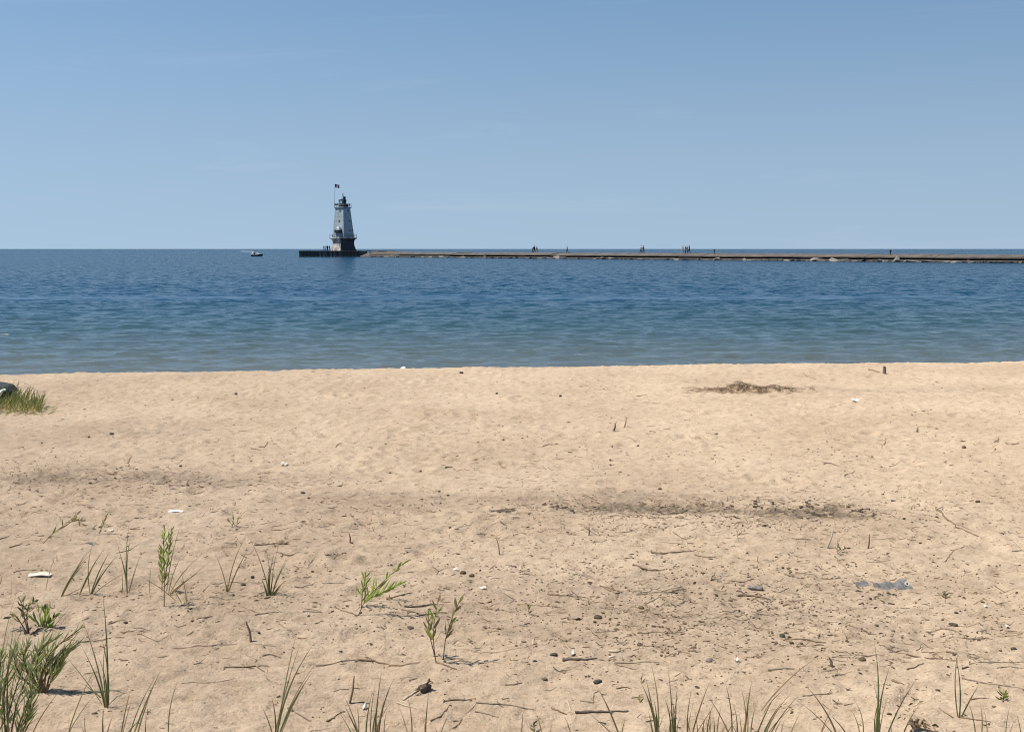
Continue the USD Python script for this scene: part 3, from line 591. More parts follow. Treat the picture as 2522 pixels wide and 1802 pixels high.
def person(label, loc, h, face, pose='stand', shirt='black', legs='denim', hair='brown', skin='skin', long_legs=True, lean=0.0, group=None, seed=0):
    """face: degrees, 0 looks towards -y (the beach). pose: stand, walk, lean, sit."""
    r = random.Random(seed); k = h / 1.75
    P = lambda x, y, z: np.array([x, y, z]) * k
    st = {'walk': 0.24, 'stand': 0.03, 'lean': 0.10, 'sit': 0.0}[pose]
    hip = 0.92
    drop = 0.47 if pose == 'sit' else 0.0
    L = math.radians(lean)
    def up(x, y, z):                                          # upper body bends forward about the hips
        dz = z - hip
        return P(x, y - math.sin(L) * dz, hip - drop + math.cos(L) * dz)
    sh = 0.185
    arms, hands = [], []
    for sd, sw in ((-1, 1), (1, -1)):
        S = up(sd * sh, 0.0, 1.42); E = up(sd * (sh + 0.06), sw * st * 0.5 + 0.03, 1.13); Wr = up(sd * (sh + 0.05), sw * st * 0.9 - 0.08, 0.90)
        arms.append([(S, 0.062 * k), (E, 0.046 * k), (Wr, 0.030 * k)])
        d = (Wr - E) / np.linalg.norm(Wr - E); side = np.array([0, 1.0, 0]); pal = Wr + d * 0.075 * k
        hs = [(Wr, 0.028 * k), (pal, 0.034 * k)]; fing = []
        for q, (o, ln) in enumerate(((-0.027, 0.072), (-0.009, 0.080), (0.010, 0.075), (0.027, 0.058))):
            b0 = pal + side * o * k + d * 0.01 * k; b1 = b0 + d * ln * 0.55 * k; b2 = b0 + d * ln * 0.95 * k + np.array([-sd * 0.018, 0, 0]) * k
            fing += chain([(b0, 0.0095 * k), (b1, 0.0085 * k), (b2, 0.007 * k)])
        t0 = Wr + d * 0.03 * k - side * 0.02 * k; fing += chain([(t0, 0.011 * k), (t0 + d * 0.035 * k - side * 0.03 * k, 0.010 * k), (t0 + d * 0.065 * k - side * 0.036 * k, 0.008 * k)])
        hands += chain(hs) + fing
    lg, feet = [], []
    for sd, sw in ((-1, -1), (1, 1)):
        H = P(sd * 0.09, 0, hip - drop)
        if pose == 'sit':
            Kn, An = P(sd * 0.11, -0.42, hip - drop + 0.02), P(sd * 0.11, -0.40, 0.08)
        else:
            Kn, An = P(sd * 0.10, sw * st * 0.55 - 0.02 - 0.05 * (pose == 'walk'), 0.49), P(sd * 0.10, sw * st * 1.15 + 0.02, 0.085 + (0.03 if pose == 'walk' and sw > 0 else 0))
        lg.append([(H, 0.092 * k), (Kn, 0.060 * k), (An, 0.042 * k)])
        feet += chain([(An, 0.045 * k), (An + P(0, -0.15, -0.05), 0.035 * k)]) + chain([(An + P(0, 0.03, -0.04), 0.042 * k), (An + P(0, -0.15, -0.05), 0.035 * k)])
    torso = [m3.Manifold.batch_hull([sphere(P(-0.08, 0, hip - drop), 0.105 * k), sphere(P(0.08, 0, hip - drop), 0.105 * k), sphere(up(-0.06, 0, 1.12), 0.105 * k), sphere(up(0.06, 0, 1.12), 0.105 * k)]),
             m3.Manifold.batch_hull([sphere(up(-0.06, 0, 1.10), 0.105 * k), sphere(up(0.06, 0, 1.10), 0.105 * k), sphere(up(-0.13, 0.01, 1.38), 0.085 * k), sphere(up(0.13, 0.01, 1.38), 0.085 * k), sphere(up(0, 0.0, 1.46), 0.06 * k)])]
    head = chain([(up(0, 0.0, 1.44), 0.056 * k), (up(0, -0.01, 1.54), 0.052 * k)]) + [m3.Manifold.batch_hull([sphere(up(0, 0.0, 1.665), 0.088 * k), sphere(up(0, 0.015, 1.645), 0.085 * k), sphere(up(0, -0.045, 1.575), 0.045 * k)]),
           m3.Manifold.batch_hull([sphere(up(0, -0.088, 1.655), 0.008 * k), sphere(up(0, -0.108, 1.615), 0.013 * k)])] + [sphere(up(s_ * 0.088, 0.01, 1.63), 0.022 * k) for s_ in (-1, 1)] \
        + chain([(up(-0.02, -0.088, 1.578), 0.009 * k), (up(0.02, -0.088, 1.578), 0.009 * k)])
    legs_b = [b for c in lg for b in chain(c)]; arm_b = [b for c in arms for b in chain(c)]
    t = thing('person', label, 'person', loc, face, group)
    obj('body', smooth_mesh(union(torso + head + arm_b + legs_b + feet + hands), 0.05 * k, 3), skin, t, smooth=True)
    grow = lambda c, e, cut: [(p, rr + e) for p, rr in c][:cut]
    top = [m3.Manifold.batch_hull([sphere(P(-0.085, 0, hip - drop - 0.02), 0.118 * k), sphere(P(0.085, 0, hip - drop - 0.02), 0.118 * k), sphere(up(-0.06, 0, 1.12), 0.12 * k), sphere(up(0.06, 0, 1.12), 0.12 * k)]),
           m3.Manifold.batch_hull([sphere(up(-0.06, 0, 1.10), 0.12 * k), sphere(up(0.06, 0, 1.10), 0.12 * k), sphere(up(-0.13, 0.01, 1.38), 0.1 * k), sphere(up(0.13, 0.01, 1.38), 0.1 * k)])]
    for c in arms: top += chain(grow(c, 0.016 * k, 2))
    obj('shirt', smooth_mesh(union(top), 0.06 * k, 4), 'cloth_' + shirt, t, smooth=True)
    bot = [m3.Manifold.batch_hull([sphere(P(-0.085, 0, hip - drop - 0.03), 0.112 * k), sphere(P(0.085, 0, hip - drop - 0.03), 0.112 * k)])]
    for c in lg: bot += chain(grow(c, 0.018 * k, 3 if long_legs else 2))
    obj('trousers' if long_legs else 'shorts', smooth_mesh(union(bot), 0.06 * k, 4), 'cloth_' + legs, t, smooth=True)
    hr = m3.Manifold.batch_hull([sphere(up(0, 0.018, 1.685), 0.092 * k), sphere(up(0, 0.045, 1.625), 0.075 * k)])
    obj('hair', smooth_mesh(hr, 0.05 * k, 2), 'cloth_' + hair, t, smooth=True)
    for s_ in (-1, 1):
        e = up(s_ * 0.034, -0.080, 1.648)
        obj('eye', (lambda m: (np.array(m.vertices) * 0.011 * k + e, np.array(m.faces)))(trimesh.creation.icosphere(1)), 'eye', t)
    return t

for px, h, pose, sh_, lg_, face, label in (
        (797.8, 1.62, 'stand', 'navy', 'charcoal', 60, 'person in dark clothes standing leftmost on the platform by the lighthouse'),
        (802.5, 1.66, 'stand', 'grey', 'denim', -60, 'person in grey top, second from left on the lighthouse platform'),
        (806.6, 1.74, 'stand', 'black', 'black', 20, 'person in black, third from left on the lighthouse platform'),
        (811.8, 1.60, 'walk', 'charcoal', 'grey', 80, 'person in charcoal walking next to the lighthouse base')):
    q = at_depth(px, 617, 323.4)
    person(label, (q[0], 323.4, DZ), h, face, pose, sh_, lg_, group='visitors on the lighthouse platform', seed=int(px))
DECK = 1.40
def on_deck(px, t=6.2):
    s_ = s_of(px)
    for _ in range(5):                                        # the point of the walkway at depth t on this sight line
        q = along(s_, t, 0); d = ray(px, 640)[:2]; s_ += float(np.dot(d * (q[1] / d[1]) - q[:2], DIR)) 
    return along(s_, t, DECK)
for px, h, pose, sh_, lg_, face, ln, ll, label in (
        (1310, 1.72, 'lean', 'black', 'maroon', 70, 28, True, 'person in black jacket and maroon trousers bending forward on the breakwater'),
        (1314.5, 1.86, 'walk', 'black', 'charcoal', 80, 4, True, 'tall person in black directly beside the bending one'),
        (1320.6, 1.70, 'walk', 'navy', 'grey', 85, 0, False, 'person in navy and grey shorts just right of the bending one'),
        (1395.5, 1.70, 'walk', 'teal', 'navy', -80, 3, True, 'lone walker in dark teal left of centre on the breakwater'),
        (1576.8, 1.78, 'walk', 'white', 'navy', 70, 3, True, 'walker in white shirt and navy trousers, left one of a pair'),
        (1582.8, 1.80, 'walk', 'black', 'charcoal', 75, 2, True, 'walker all in black, right one of a pair'),
        (1680.4, 1.66, 'walk', 'grey', 'khaki', -75, 2, False, 'walker in grey with khaki shorts, leftmost of the group of four'),
        (1687.0, 1.64, 'stand', 'navy', 'denim', -70, 0, True, 'walker in navy and jeans, second of the group of four'),
        (1691.2, 1.62, 'stand', 'charcoal', 'charcoal', 60, 0, True, 'short walker in charcoal, third of the group of four'),
        (1696.3, 1.84, 'walk', 'black', 'navy', -80, 2, True, 'tall walker in black, rightmost of the group of four'),
        (1758.5, 1.15, 'stand', 'charcoal', 'grey', 10, 0, True, 'small slim person in charcoal alone between the four walkers and the right side'),
        (2192, 1.10, 'stand', 'black', 'black', 5, 0, True, 'small person all in black standing alone near the right end of the breakwater')):
    q = on_deck(px, 3.9 if px in (1758.5, 2192) else 6.0)
    if px in (1758.5, 2192): q[2] = 1.27
    person(label, q, h, face, pose, sh_, lg_, lean=ln, long_legs=ll, skin='skin', hair='blond' if px == 1576.8 else 'brown', group=None, seed=int(px))

# ------------------------------------------------------------------ motor boat
bq = ground(633, 631.4, 0.0, False)
bt = thing('motor_boat', 'small dark-hulled motor boat with white engine left of the lighthouse', 'boat', (bq[0], bq[1], 0), 0)
def hull_ring(x, w, zt, zb):
    return [[x, -w, zt], [x, -w * 0.86, zb + 0.12], [x, 0, zb], [x, w * 0.86, zb + 0.12], [x, w, zt]]
rings = [hull_ring(x, w, zt, zb) for x, w, zt, zb in ((-1.75, 0.78, 0.52, -0.14), (-0.8, 0.84, 0.54, -0.18), (0.4, 0.80, 0.60, -0.18), (1.2, 0.55, 0.70, -0.12), (1.7, 0.24, 0.80, 0.1), (1.92, 0.03, 0.86, 0.45))]
v = np.array(rings).reshape(-1, 3); f = [[i * 5 + j, i * 5 + j + 1, i * 5 + 6 + j, i * 5 + 5 + j] for i in range(5) for j in range(4)]
hv = np.vstack([v, v * [0.97, 0.93, 1] + [0, 0, 0.03]]); hf = np.array(f + [[a + 30 for a in q[::-1]] for q in f])
obj('hull', join([(hv, hf), (np.array([v[0], v[1], v[2], v[3], v[4]]), np.array([[0, 1, 2], [0, 2, 3], [0, 3, 4]]))]), 'hull_dark', bt)
obj('gunwale', join([tube(v[[i * 5 + j for i in range(6)]] + [0, 0, 0.02], 0.035, 5) for j in (0, 4)]), 'boat_grey', bt)
obj('engine_cowl', smooth_mesh(m3.Manifold.batch_hull([sphere((-1.58, 0, 0.75), 0.20), sphere((-1.32, 0, 0.80), 0.22), sphere((-1.45, 0, 1.15), 0.19), sphere((-1.25, 0.0, 1.22), 0.15)]), 0.08, 3), 'boat_white', bt, smooth=True)
obj('engine_leg', box(-1.78, 0, 0.25, 0.18, 0.14, 1.1), 'boat_grey', bt)
obj('console', smooth_mesh(m3.Manifold.batch_hull([sphere((0.05, s_ * 0.3, z), 0.12) for s_ in (-1, 1) for z in (0.45, 1.05)] + [sphere((0.62, s_ * 0.28, 0.72), 0.14) for s_ in (-1, 1)]), 0.1, 2), 'boat_white', bt, smooth=True)
obj('windshield', box(0.22, 0, 1.12, 0.03, 0.6, 0.3), 'lantern_glass', bt)
obj('bench', box(-0.75, 0, 0.42, 0.4, 1.3, 0.08), 'boat_grey', bt)
obj('mast_light', tube([(-1.68, 0.5, 0.5), (-1.68, 0.5, 1.9)], 0.035, 5), 'black_iron', bt)
person('person in black sitting at the stern of the motor boat', (bq[0] - 0.78, bq[1], 0.03), 1.72, 90, 'sit', 'black', 'charcoal', seed=3)
def foam_sheet(x0, x1, y, w, seed):
    n = 22; xs = np.linspace(x0, x1, n); hw = w * (0.4 + 0.6 * np.sin(np.linspace(0.1, 3.0, n))) * (0.7 + 0.6 * meshkit.noise(np.c_[xs * 0.8, xs * 0, xs * 0], seed))
    zz = 0.05 + 0.05 * meshkit.noise(np.c_[xs, xs * 0, xs * 0], seed + 1)
    return np.vstack([np.c_[xs, y - hw, zz], np.c_[xs, np.full(n, y), zz + 0.13], np.c_[xs, y + hw, zz]]), np.array([[r * n + i, r * n + i + 1, (r + 1) * n + i + 1, (r + 1) * n + i] for r in range(2) for i in range(n - 1)])
fq = ground(612, 619.4, 0.0, False)
obj('wake_foam', foam_sheet(fq[0] - 7, fq[0] + 5, fq[1], 2.0, 3), 'foam', label='thin white streak of foam on the water far behind the motor boat', cat='foam', kind='stuff')

# ------------------------------------------------------------------ gull, post, wrack heap, bag, tussock at the top of the beach
gq = at_depth(996, 902, 15.5); gq = at_depth(996, 902, float(crest(gq[0])) + 1.55)
gl = thing('gull', 'white gull resting on the far side of the sand crest, only its head showing', 'bird', (gq[0] + 0.13, gq[1], max(gq[2] - 0.205, float(sand_z(gq[0], gq[1])) - 0.01)), 190)
obj('body', smooth_mesh(union([m3.Manifold.batch_hull([sphere((-0.16, 0, 0.06), 0.03), sphere((-0.02, 0, 0.05), 0.075), sphere((0.08, 0, 0.06), 0.062)]),
    m3.Manifold.batch_hull([sphere((0.08, 0, 0.07), 0.05), sphere((0.135, 0, 0.155), 0.03)]), m3.Manifold.batch_hull([sphere((0.14, 0, 0.17), 0.036), sphere((0.162, 0, 0.168), 0.028)])]), 0.02, 4), 'gull_white', gl, smooth=True)
obj('beak', (lambda m: (np.array(m.vertices) @ trimesh.geometry.align_vectors([0, 0, 1], [1, 0, -0.15])[:3, :3].T + [0.185, 0, 0.168], np.array(m.faces)))(trimesh.creation.cone(0.011, 0.045, sections=8)), 'gull_beak', gl)
for s_ in (-1, 1):
    obj('wing', smooth_mesh(m3.Manifold.batch_hull([sphere((0.05, s_ * 0.062, 0.085), 0.022), sphere((-0.08, s_ * 0.06, 0.085), 0.025), sphere((-0.22, s_ * 0.02, 0.075), 0.008)]), 0.025, 3), 'gull_grey', gl, smooth=True)
    obj('eye', (lambda m: (np.array(m.vertices) * 0.005 + [0.165, s_ * 0.029, 0.18], np.array(m.faces)))(trimesh.creation.icosphere(1)), 'eye', gl)

q = ground(2178, 918)
pt = thing('stake', 'short weathered wooden stake standing in the sand near the water', 'stake', q)
obj('shaft', tube([(0, 0, -0.08), (0.001, 0, 0.03), (-0.002, 0, 0.085)], [0.021, 0.0205, 0.020], 9), 'stake_wood', pt, smooth=40)
obj('split_top', tube([(-0.002, 0, 0.0855), (0.003, 0.001, 0.092)], [0.0185, 0.013], 9), 'wood_dark', pt)

rnd = random.Random(21)
def strand(c, l, lift, r, rd):                                # a bent dry stalk lying about point c
    a = rd.uniform(0, math.pi); n = 5; pts = []
    b = rd.uniform(-0.8, 0.8)
    for i in range(n):
        t = i / (n - 1) - 0.5; pts.append([c[0] + l * t * math.cos(a + b * t), c[1] + l * t * math.sin(a + b * t), c[2] + lift * (0.25 - t * t) * 4 * rd.uniform(0.3, 1.0)])
    return tube(pts, r, 3, False)
a, b = ground(1690, 958), ground(2010, 960)
pc, hw = (a + b) / 2, (b[0] - a[0]) / 2
wr = thing('wrack_heap', 'long low heap of brown dried beach wrack near the water', 'seaweed heap', (pc[0], pc[1], pc[2]))
gx_, gy_ = np.meshgrid(np.linspace(-1, 1, 150), np.linspace(-1, 1, 34))
def heap_h(x, y): 
    return 0.060 * (0.85 * np.exp(-((x + 0.14) / 0.24) ** 2) + 0.42 * np.exp(-((x - 0.42) / 0.22) ** 2) + 0.13) * np.clip(1.3 - 1.3 * x ** 4, 0, 1) * np.clip(1 - y * y, 0, 1) * (0.8 + 0.9 * pn(x * 7, y * 1.5, 41) + 0.9 * pn(x * 18, y * 3, 42) + 0.5 * pn(x * 40, y * 7, 43))
v, f = grid(gx_ * hw, gy_ * 0.22, np.zeros_like(gx_))
v[:, 2] = sand_z(v[:, 0] + pc[0], v[:, 1] + pc[1]) - pc[2] - 0.012 + heap_h(gx_, gy_).ravel() * 1.1
obj('heap', (v, f), "wrack", wr, smooth=35)
parts = []
for i in range(420):
    x, y = rnd.gauss(-0.05, 0.46), rnd.gauss(0, 0.5)
    if abs(x) > 1.05 or abs(y) > 1.4: continue
    z = float(sand_z(x * hw + pc[0], y * 0.22 + pc[1])) - pc[2] + float(heap_h(np.array(x), np.array(np.clip(y, -1, 1)))) * 1.1
    parts.append(strand((x * hw, y * 0.22, z + 0.004), rnd.uniform(0.05, 0.2), rnd.uniform(0.0, 0.02), rnd.uniform(0.0012, 0.003), rnd))
obj('stalks', join(parts), 'wrack_dark', wr, kind='stuff')

def ribbon(base, tip, width, bend=0.1, fold=0.35, n=7, shape='blade', sag=(0, 0, -1), yaw=None, rd=random):
    """A folded strip from base to tip, bowed by bend (fraction of its length) along sag; returns mesh and t along it."""
    base, tip = np.asarray(base, float), np.asarray(tip, float)
    t = np.linspace(0, 1, n); L = np.linalg.norm(tip - base) + 1e-9
    pts = base + (tip - base) * t[:, None] + np.asarray(sag, float) * (-bend * L * 4 * t * (1 - t))[:, None]
    d = np.gradient(pts, axis=0); d /= np.linalg.norm(d, axis=1, keepdims=True) + 1e-12
    yaw = rd.uniform(0, math.pi) if yaw is None else yaw
    side = np.cross(d, [math.cos(yaw), math.sin(yaw), 0.15]); side /= np.linalg.norm(side, axis=1, keepdims=True) + 1e-12
    nor = np.cross(side, d)
    w = width / 2 * (np.clip(1 - t ** 2.2, 0.06, 1) * (0.75 + 0.25 * np.minimum(t * 5, 1)) if shape == 'blade' else np.clip(np.sin(np.pi * np.clip(t * 0.97 + 0.03, 0, 1)) ** 0.75, 0.08, 1))
    v = np.stack([pts - side * w[:, None] + nor * (w * fold)[:, None], pts - nor * (w * fold * 0.3)[:, None], pts + side * w[:, None] + nor * (w * fold)[:, None]], 1).reshape(-1, 3)
    f = np.array([[i * 3 + j, i * 3 + j + 1, i * 3 + 4 + j, i * 3 + 3 + j] for i in range(n - 1) for j in range(2)])
    f = np.vstack([f[:, [0, 1, 2]], f[:, [0, 2, 3]]])
    return (v, f), np.repeat(t, 3)

# bag at the left edge, half behind the tussock
q = ground(-8, 992)
bg = thing('beach_bag', 'dark grey beach bag with white strap behind grass at the left edge', 'bag', (q[0] - 0.085, q[1] + 0.05, q[2] - 0.055), 8)
def rbox(pts, r, edge=0.04, rounds=3): return smooth_mesh(m3.Manifold.batch_hull([sphere(p, r, 10) for p in pts]), edge, rounds)
obj('body', rbox([(x, y, z) for x, z in ((-0.24, 0.04), (0.20, 0.04), (0.195, 0.13), (0.165, 0.20), (-0.2, 0.235)) for y in (-0.09, 0.11)], 0.035), 'bag_grey', bg, smooth=True)
obj('lid', rbox([(x, y, z) for x, z in ((-0.22, 0.245), (0.03, 0.232), (0.175, 0.205), (0.205, 0.165)) for y in (-0.10, 0.12)], 0.034), 'bag_dark', bg, smooth=True)
obj('side_panel', rbox([(x, -0.075, z) for x, z in ((0.195, 0.06), (0.205, 0.16), (0.12, 0.17), (0.15, 0.05))], 0.056), 'bag_dark', bg, smooth=True)
obj('strap', tube([(0.190, -0.128, 0.203), (0.165, -0.150, 0.20), (0.140, -0.156, 0.155), (0.120, -0.157, 0.125), (0.09, -0.157, 0.108), (-0.0, -0.157, 0.105), (-0.16, -0.156, 0.10)], [0.012, 0.0145, 0.0145, 0.0145, 0.014, 0.0125, 0.0125], 8), 'strap_white', bg, smooth=True)
obj('buckle', box(0.112, -0.166, 0.128, 0.035, 0.014, 0.03, 0.0), 'bag_dark', bg)

tu = thing('grass_tussock', 'thick green grass tussock in front of the bag at the left edge', 'grass', ground(40, 1002))
tl = ground(40, 1002); parts, ts = [], []
for i in range(420):
    px, py = rnd.uniform(-60, 104), 0
    py = 984 + rnd.uniform(0, 30) + px * 0.06
    b = ground(px, py); h = rnd.uniform(0.08, 0.27) * (1.1 - max(px, 0) / 230)
    lean = np.array([rnd.gauss(0.35, 0.45), rnd.gauss(-0.05, 0.35), 1.0]); lean /= np.linalg.norm(lean)
    m, t = ribbon(b, b + lean * h, rnd.uniform(0.006, 0.012), rnd.uniform(0.0, 0.16), n=6, rd=rnd)
    parts.append((m[0] - tl, m[1])); ts.append(t)
obj('blades', join(parts), 'tussock_green', tu, prim={'t': np.concatenate(ts)}, kind='stuff')
parts, ts = [], []
for i in range(90):                                           # creeping outer runners
    b = ground(rnd.uniform(-40, 130), rnd.uniform(1004, 1024)); a = rnd.uniform(-0.5, 1.2)
    m, t = ribbon(b, b + np.array([math.cos(a) * 0.09, math.sin(a) * 0.05 - 0.01, rnd.uniform(0.005, 0.05)]), rnd.uniform(0.005, 0.009), 0.1, n=5, rd=rnd)
    parts.append((m[0] - tl, m[1])); ts.append(t)
obj('runners', join(parts), 'tussock_green', tu, prim={'t': np.concatenate(ts)}, kind='stuff')

# ------------------------------------------------------------------ beach grass clumps (crop, list of blades: foot, tip, width px, tone)
def clump(label, c, blades, group='beach grass clumps', wpx=5.2, tone='grass_green', bend=0.05, seed=1, tint=None):
    rd = random.Random(seed)
    f0 = ground(*crop(c, *blades[0][:2])); t = thing('beach_grass', label, 'grass', f0, 0, group)
    blades = list(blades)
    for bl in list(blades):                                   # thinner second growth and dead blades in the clumps nearest by
        if bl[1] > 1630 and rd.random() < 0.75:
            blades.append((bl[0] + rd.gauss(0, 14), bl[1], bl[2] + rd.gauss(0, 55), bl[3] + rd.uniform(30, 170), rd.uniform(3.0, 4.5), rd.choice(['grass_dry', 'grass_olive', 'grass_olive', tone])))
    for k, bl in enumerate(blades):
        bx, by = crop(c, bl[0], bl[1]); tx, ty = crop(c, bl[2], bl[3])
        b = ground(bx, by); w = 0.78 * (bl[4] if len(bl) > 4 else wpx) / (F / b[1])
        h = math.hypot(tx - bx, ty - by) / (F / b[1])
        tip = at_depth(tx, ty, b[1] + rd.gauss(0, 0.16) * h)
        side = np.array([1.0 if tip[0] > b[0] else -1.0, 0, -0.4]); b2 = b.copy(); b2[2] -= 0.012
        m, tt = ribbon(b2, tip, w, rd.uniform(0.3, 1.3) * bend, 0.5, 9, 'blade', side / 1.08, yaw=rd.uniform(1.0, 2.1), rd=rd)
        mt = bl[5] if len(bl) > 5 else (tone if rd.random() < 0.72 else 'grass_olive')
        obj('blade', (m[0] - f0, m[1]), mt, t, smooth=True, prim={'t': tt})
    return t
D_, O_ = 'grass_dry', 'grass_olive'
clump('right-leaning grass blades at the left, behind the bottom-left shrub', 'A', [(395, 722, 588, 408), (400, 722, 605, 440), (398, 724, 575, 490), (410, 715, 625, 380, 3, O_), (405, 720, 540, 520), (412, 716, 560, 660, 4, D_)], wpx=4.6, seed=2)
clump('grass blades fanning right, between the left-leaning pair and the tall sprout', 'A', [(520, 712, 690, 408), (515, 714, 640, 500), (600, 705, 615, 372, 3.5), (600, 705, 735, 418), (604, 705, 790, 440), (606, 704, 700, 520, 4), (608, 706, 880, 545, 3, D_)], wpx=4.6, seed=3)
clump('upright thin grass blades left of the tall leafy sprout', 'A', [(845, 685, 765, 340), (846, 686, 862, 225, 3.5), (846, 684, 866, 340, 5), (850, 686, 938, 440), (805, 700, 805, 540, 3.5), (842, 688, 800, 450, 3.5, O_)], wpx=4.2, seed=4)
clump('olive grass blades spreading right behind the tall leafy sprout', 'A', [(1120, 700, 1345, 555), (1122, 698, 1372, 420, 3, O_), (1118, 700, 1225, 420, 3, O_), (1125, 700, 1385, 505, 3, O_), (1240, 805, 1190, 530, 5), (1105, 690, 1202, 240, 3, O_), (1180, 750, 900, 575, 4, O_), (1000, 745, 1015, 470, 3, O_), (1215, 770, 1110, 620, 4)], wpx=4.4, tone=O_, seed=5)
clump('four slender brownish grass blades in a V, centre-left', 'A', [(1510, 692, 1425, 430), (1510, 690, 1642, 308, 3.4), (1514, 690, 1662, 392), (1506, 694, 1512, 630, 6)], wpx=4.2, tone=O_, seed=6)
clump('dense spiky grass tuft centre-left with many short blades', 'B', [(440, 720, 298, 318), (445, 718, 527, 298, 3, O_), (450, 716, 562, 480), (452, 716, 545, 620), (430, 718, 420, 425, 3.4), (445, 715, 462, 475), (455, 720, 505, 560), (432, 720, 388, 600), (448, 720, 556, 465, 3), (442, 718, 480, 415, 3), (428, 722, 400, 640), (460, 722, 520, 650), (436, 716, 440, 540), (450, 718, 475, 560), (425, 724, 350, 690, 4, D_), (465, 724, 560, 745, 4, D_), (440, 716, 425, 560), (446, 716, 500, 640)], wpx=4.6, seed=7)
clump('large grass clump with white foot standing right of the bottom-left shrub', 'A', [(710, 1462, 680, 688, 6), (706, 1462, 555, 895), (700, 1460, 545, 1060), (714, 1462, 722, 930, 4), (700, 1462, 610, 1185), (692, 1440, 408, 1088, 4, O_), (712, 1464, 676, 1000, 7), (690, 1395, 530, 1290, 4), (716, 1464, 700, 1220, 6), (704, 1460, 650, 1120)], wpx=5.6, seed=8)
clump('tall bowed single blades at the bottom edge left of centre', 'A', [(440, 1650, 645, 1185, 6, O_), (690, 1680, 690, 1465, 6, O_), (865, 1680, 1082, 1188, 6), (895, 1680, 1015, 1335, 7), (795, 1680, 870, 1335, 5, O_), (1120, 1680, 1190, 1262, 4.5, O_), (575, 1680, 560, 1500, 4, D_), (695, 1680, 752, 1505, 4, O_), (800, 1680, 952, 1520, 4.5), (970, 1680, 975, 1500, 4, O_), (130, 1690, 247, 1495, 6)], wpx=5.5, seed=9)
clump('four long green blades fanning up from the bottom edge, left of centre', 'B', [(485, 1660, 628, 940, 6.5), (485, 1660, 737, 1035, 6.5), (490, 1660, 738, 1212, 6.5), (480, 1660, 455, 1385, 5.5)], seed=10)
clump('grass clump at the bottom edge below the two-stemmed sprout', 'B', [(1140, 1680, 1190, 1205), (1150, 1680, 1268, 1265, 6.5), (1040, 1680, 922, 1362, 5.5, O_), (1080, 1680, 1127, 1355), (1160, 1680, 1232, 1335), (1030, 1680, 1022, 1435, 4, O_), (1170, 1680, 1202, 1475), (1210, 1680, 1218, 1495, 4.5, O_), (1045, 1660, 940, 1450, 5), (1125, 1680, 1170, 1420), (1180, 1680, 1140, 1530, 4.5), (1160, 1680, 1260, 1560, 4, D_)], wpx=5.6, seed=11)
clump('two single blades standing apart at the bottom edge near the middle', 'B', [(1385, 1680, 1360, 1385, 5.5), (1478, 1680, 1502, 1355, 5.5, O_)], seed=12)
clump('few thin tan blades at the bottom edge, right of the middle', 'C', [(1312, 1680, 1320, 1475, 4.5, O_), (1450, 1680, 1400, 1488, 4, D_), (1650, 1680, 1590, 1515, 4, O_), (1495, 1690, 1510, 1560, 3.5, D_), (760, 1690, 830, 1500, 4, O_)], tone=O_, seed=13)
clump('single brown blade leaning left above the bottom edge', 'D', [(628, 1680, 457, 1315, 6.5, O_), (618, 1680, 648, 1530, 4.5, O_)], tone=O_, seed=14)
clump('tall dense grass clump at the bottom edge, right of centre', 'D', [(870, 1690, 770, 1330), (858, 1690, 814, 1160), (862, 1690, 783, 1262), (890, 1690, 728, 1248), (945, 1690, 908, 1395), (966, 1690, 930, 1185), (972, 1690, 956, 1390), (984, 1690, 996, 1305, 5), (850, 1690, 835, 1400), (838, 1690, 800, 1480), (975, 1690, 940, 1450), (990, 1690, 1010, 1520, 4.5)], wpx=6.2, seed=15)
clump('sparse grass blades with many short ones, right of the tall dense clump', 'D', [(1070, 1690, 1092, 1335, 6), (1076, 1690, 1215, 1275, 5.5), (1160, 1690, 1160, 1515, 4), (1205, 1690, 1206, 1455, 4.5), (1185, 1690, 1232, 1435, 4.5), (1252, 1690, 1288, 1435, 4.5), (1285, 1690, 1400, 1515, 4, D_), (1240, 1690, 1330, 1560, 4, O_), (1130, 1690, 1110, 1480, 4, O_), (1215, 1690, 1190, 1540, 4, O_), (1090, 1690, 1040, 1500, 4, D_), (1230, 1690, 1228, 1500, 4)], tone=O_, seed=16)
clump('wide grass clump with right-leaning blades at the bottom edge', 'D', [(1355, 1690, 1308, 1285, 5.5), (1385, 1690, 1365, 1435, 5), (1440, 1690, 1492, 1270, 6.5), (1425, 1690, 1475, 1445, 5.5), (1478, 1690, 1516, 1435, 5), (1500, 1690, 1652, 1365, 6), (1540, 1690, 1692, 1418, 6), (1415, 1690, 1340, 1555, 4, O_), (1560, 1690, 1765, 1345, 6, O_), (1580, 1690, 1810, 1370, 6), (1620, 1690, 1700, 1520, 4, D_), (1455, 1690, 1450, 1380, 4, O_)], wpx=5.6, seed=17)
clump('long pale dry stalk leaning right above the wide grass clump', 'E', [(-60, 1480, 352, 1108, 5.5, D_), (-40, 1500, 120, 1330, 4, D_)], tone=D_, bend=0.09, seed=18)
clump('two brown blades crossing at the bottom edge, left of the curved-blade clump', 'E', [(480, 1690, 238, 1302, 6, O_), (320, 1690, 438, 1435, 4.5, D_), (565, 1690, 408, 1505, 5.5, O_), (90, 1690, 110, 1540, 4, O_), (125, 1690, 220, 1480, 4, D_)], tone=O_, seed=19)
clump('grass clump with one blade curving up, bottom right', 'E', [(700, 1690, 705, 1025, 7), (735, 1690, 808, 1190, 6.5), (772, 1690, 992, 1262, 6), (880, 1690, 1012, 1435, 5), (625, 1690, 565, 1398, 4.5, D_), (706, 1690, 712, 1445, 5), (725, 1690, 790, 1330, 5, O_), (815, 1690, 812, 1540, 4, O_)], wpx=6, bend=0.085, seed=20)
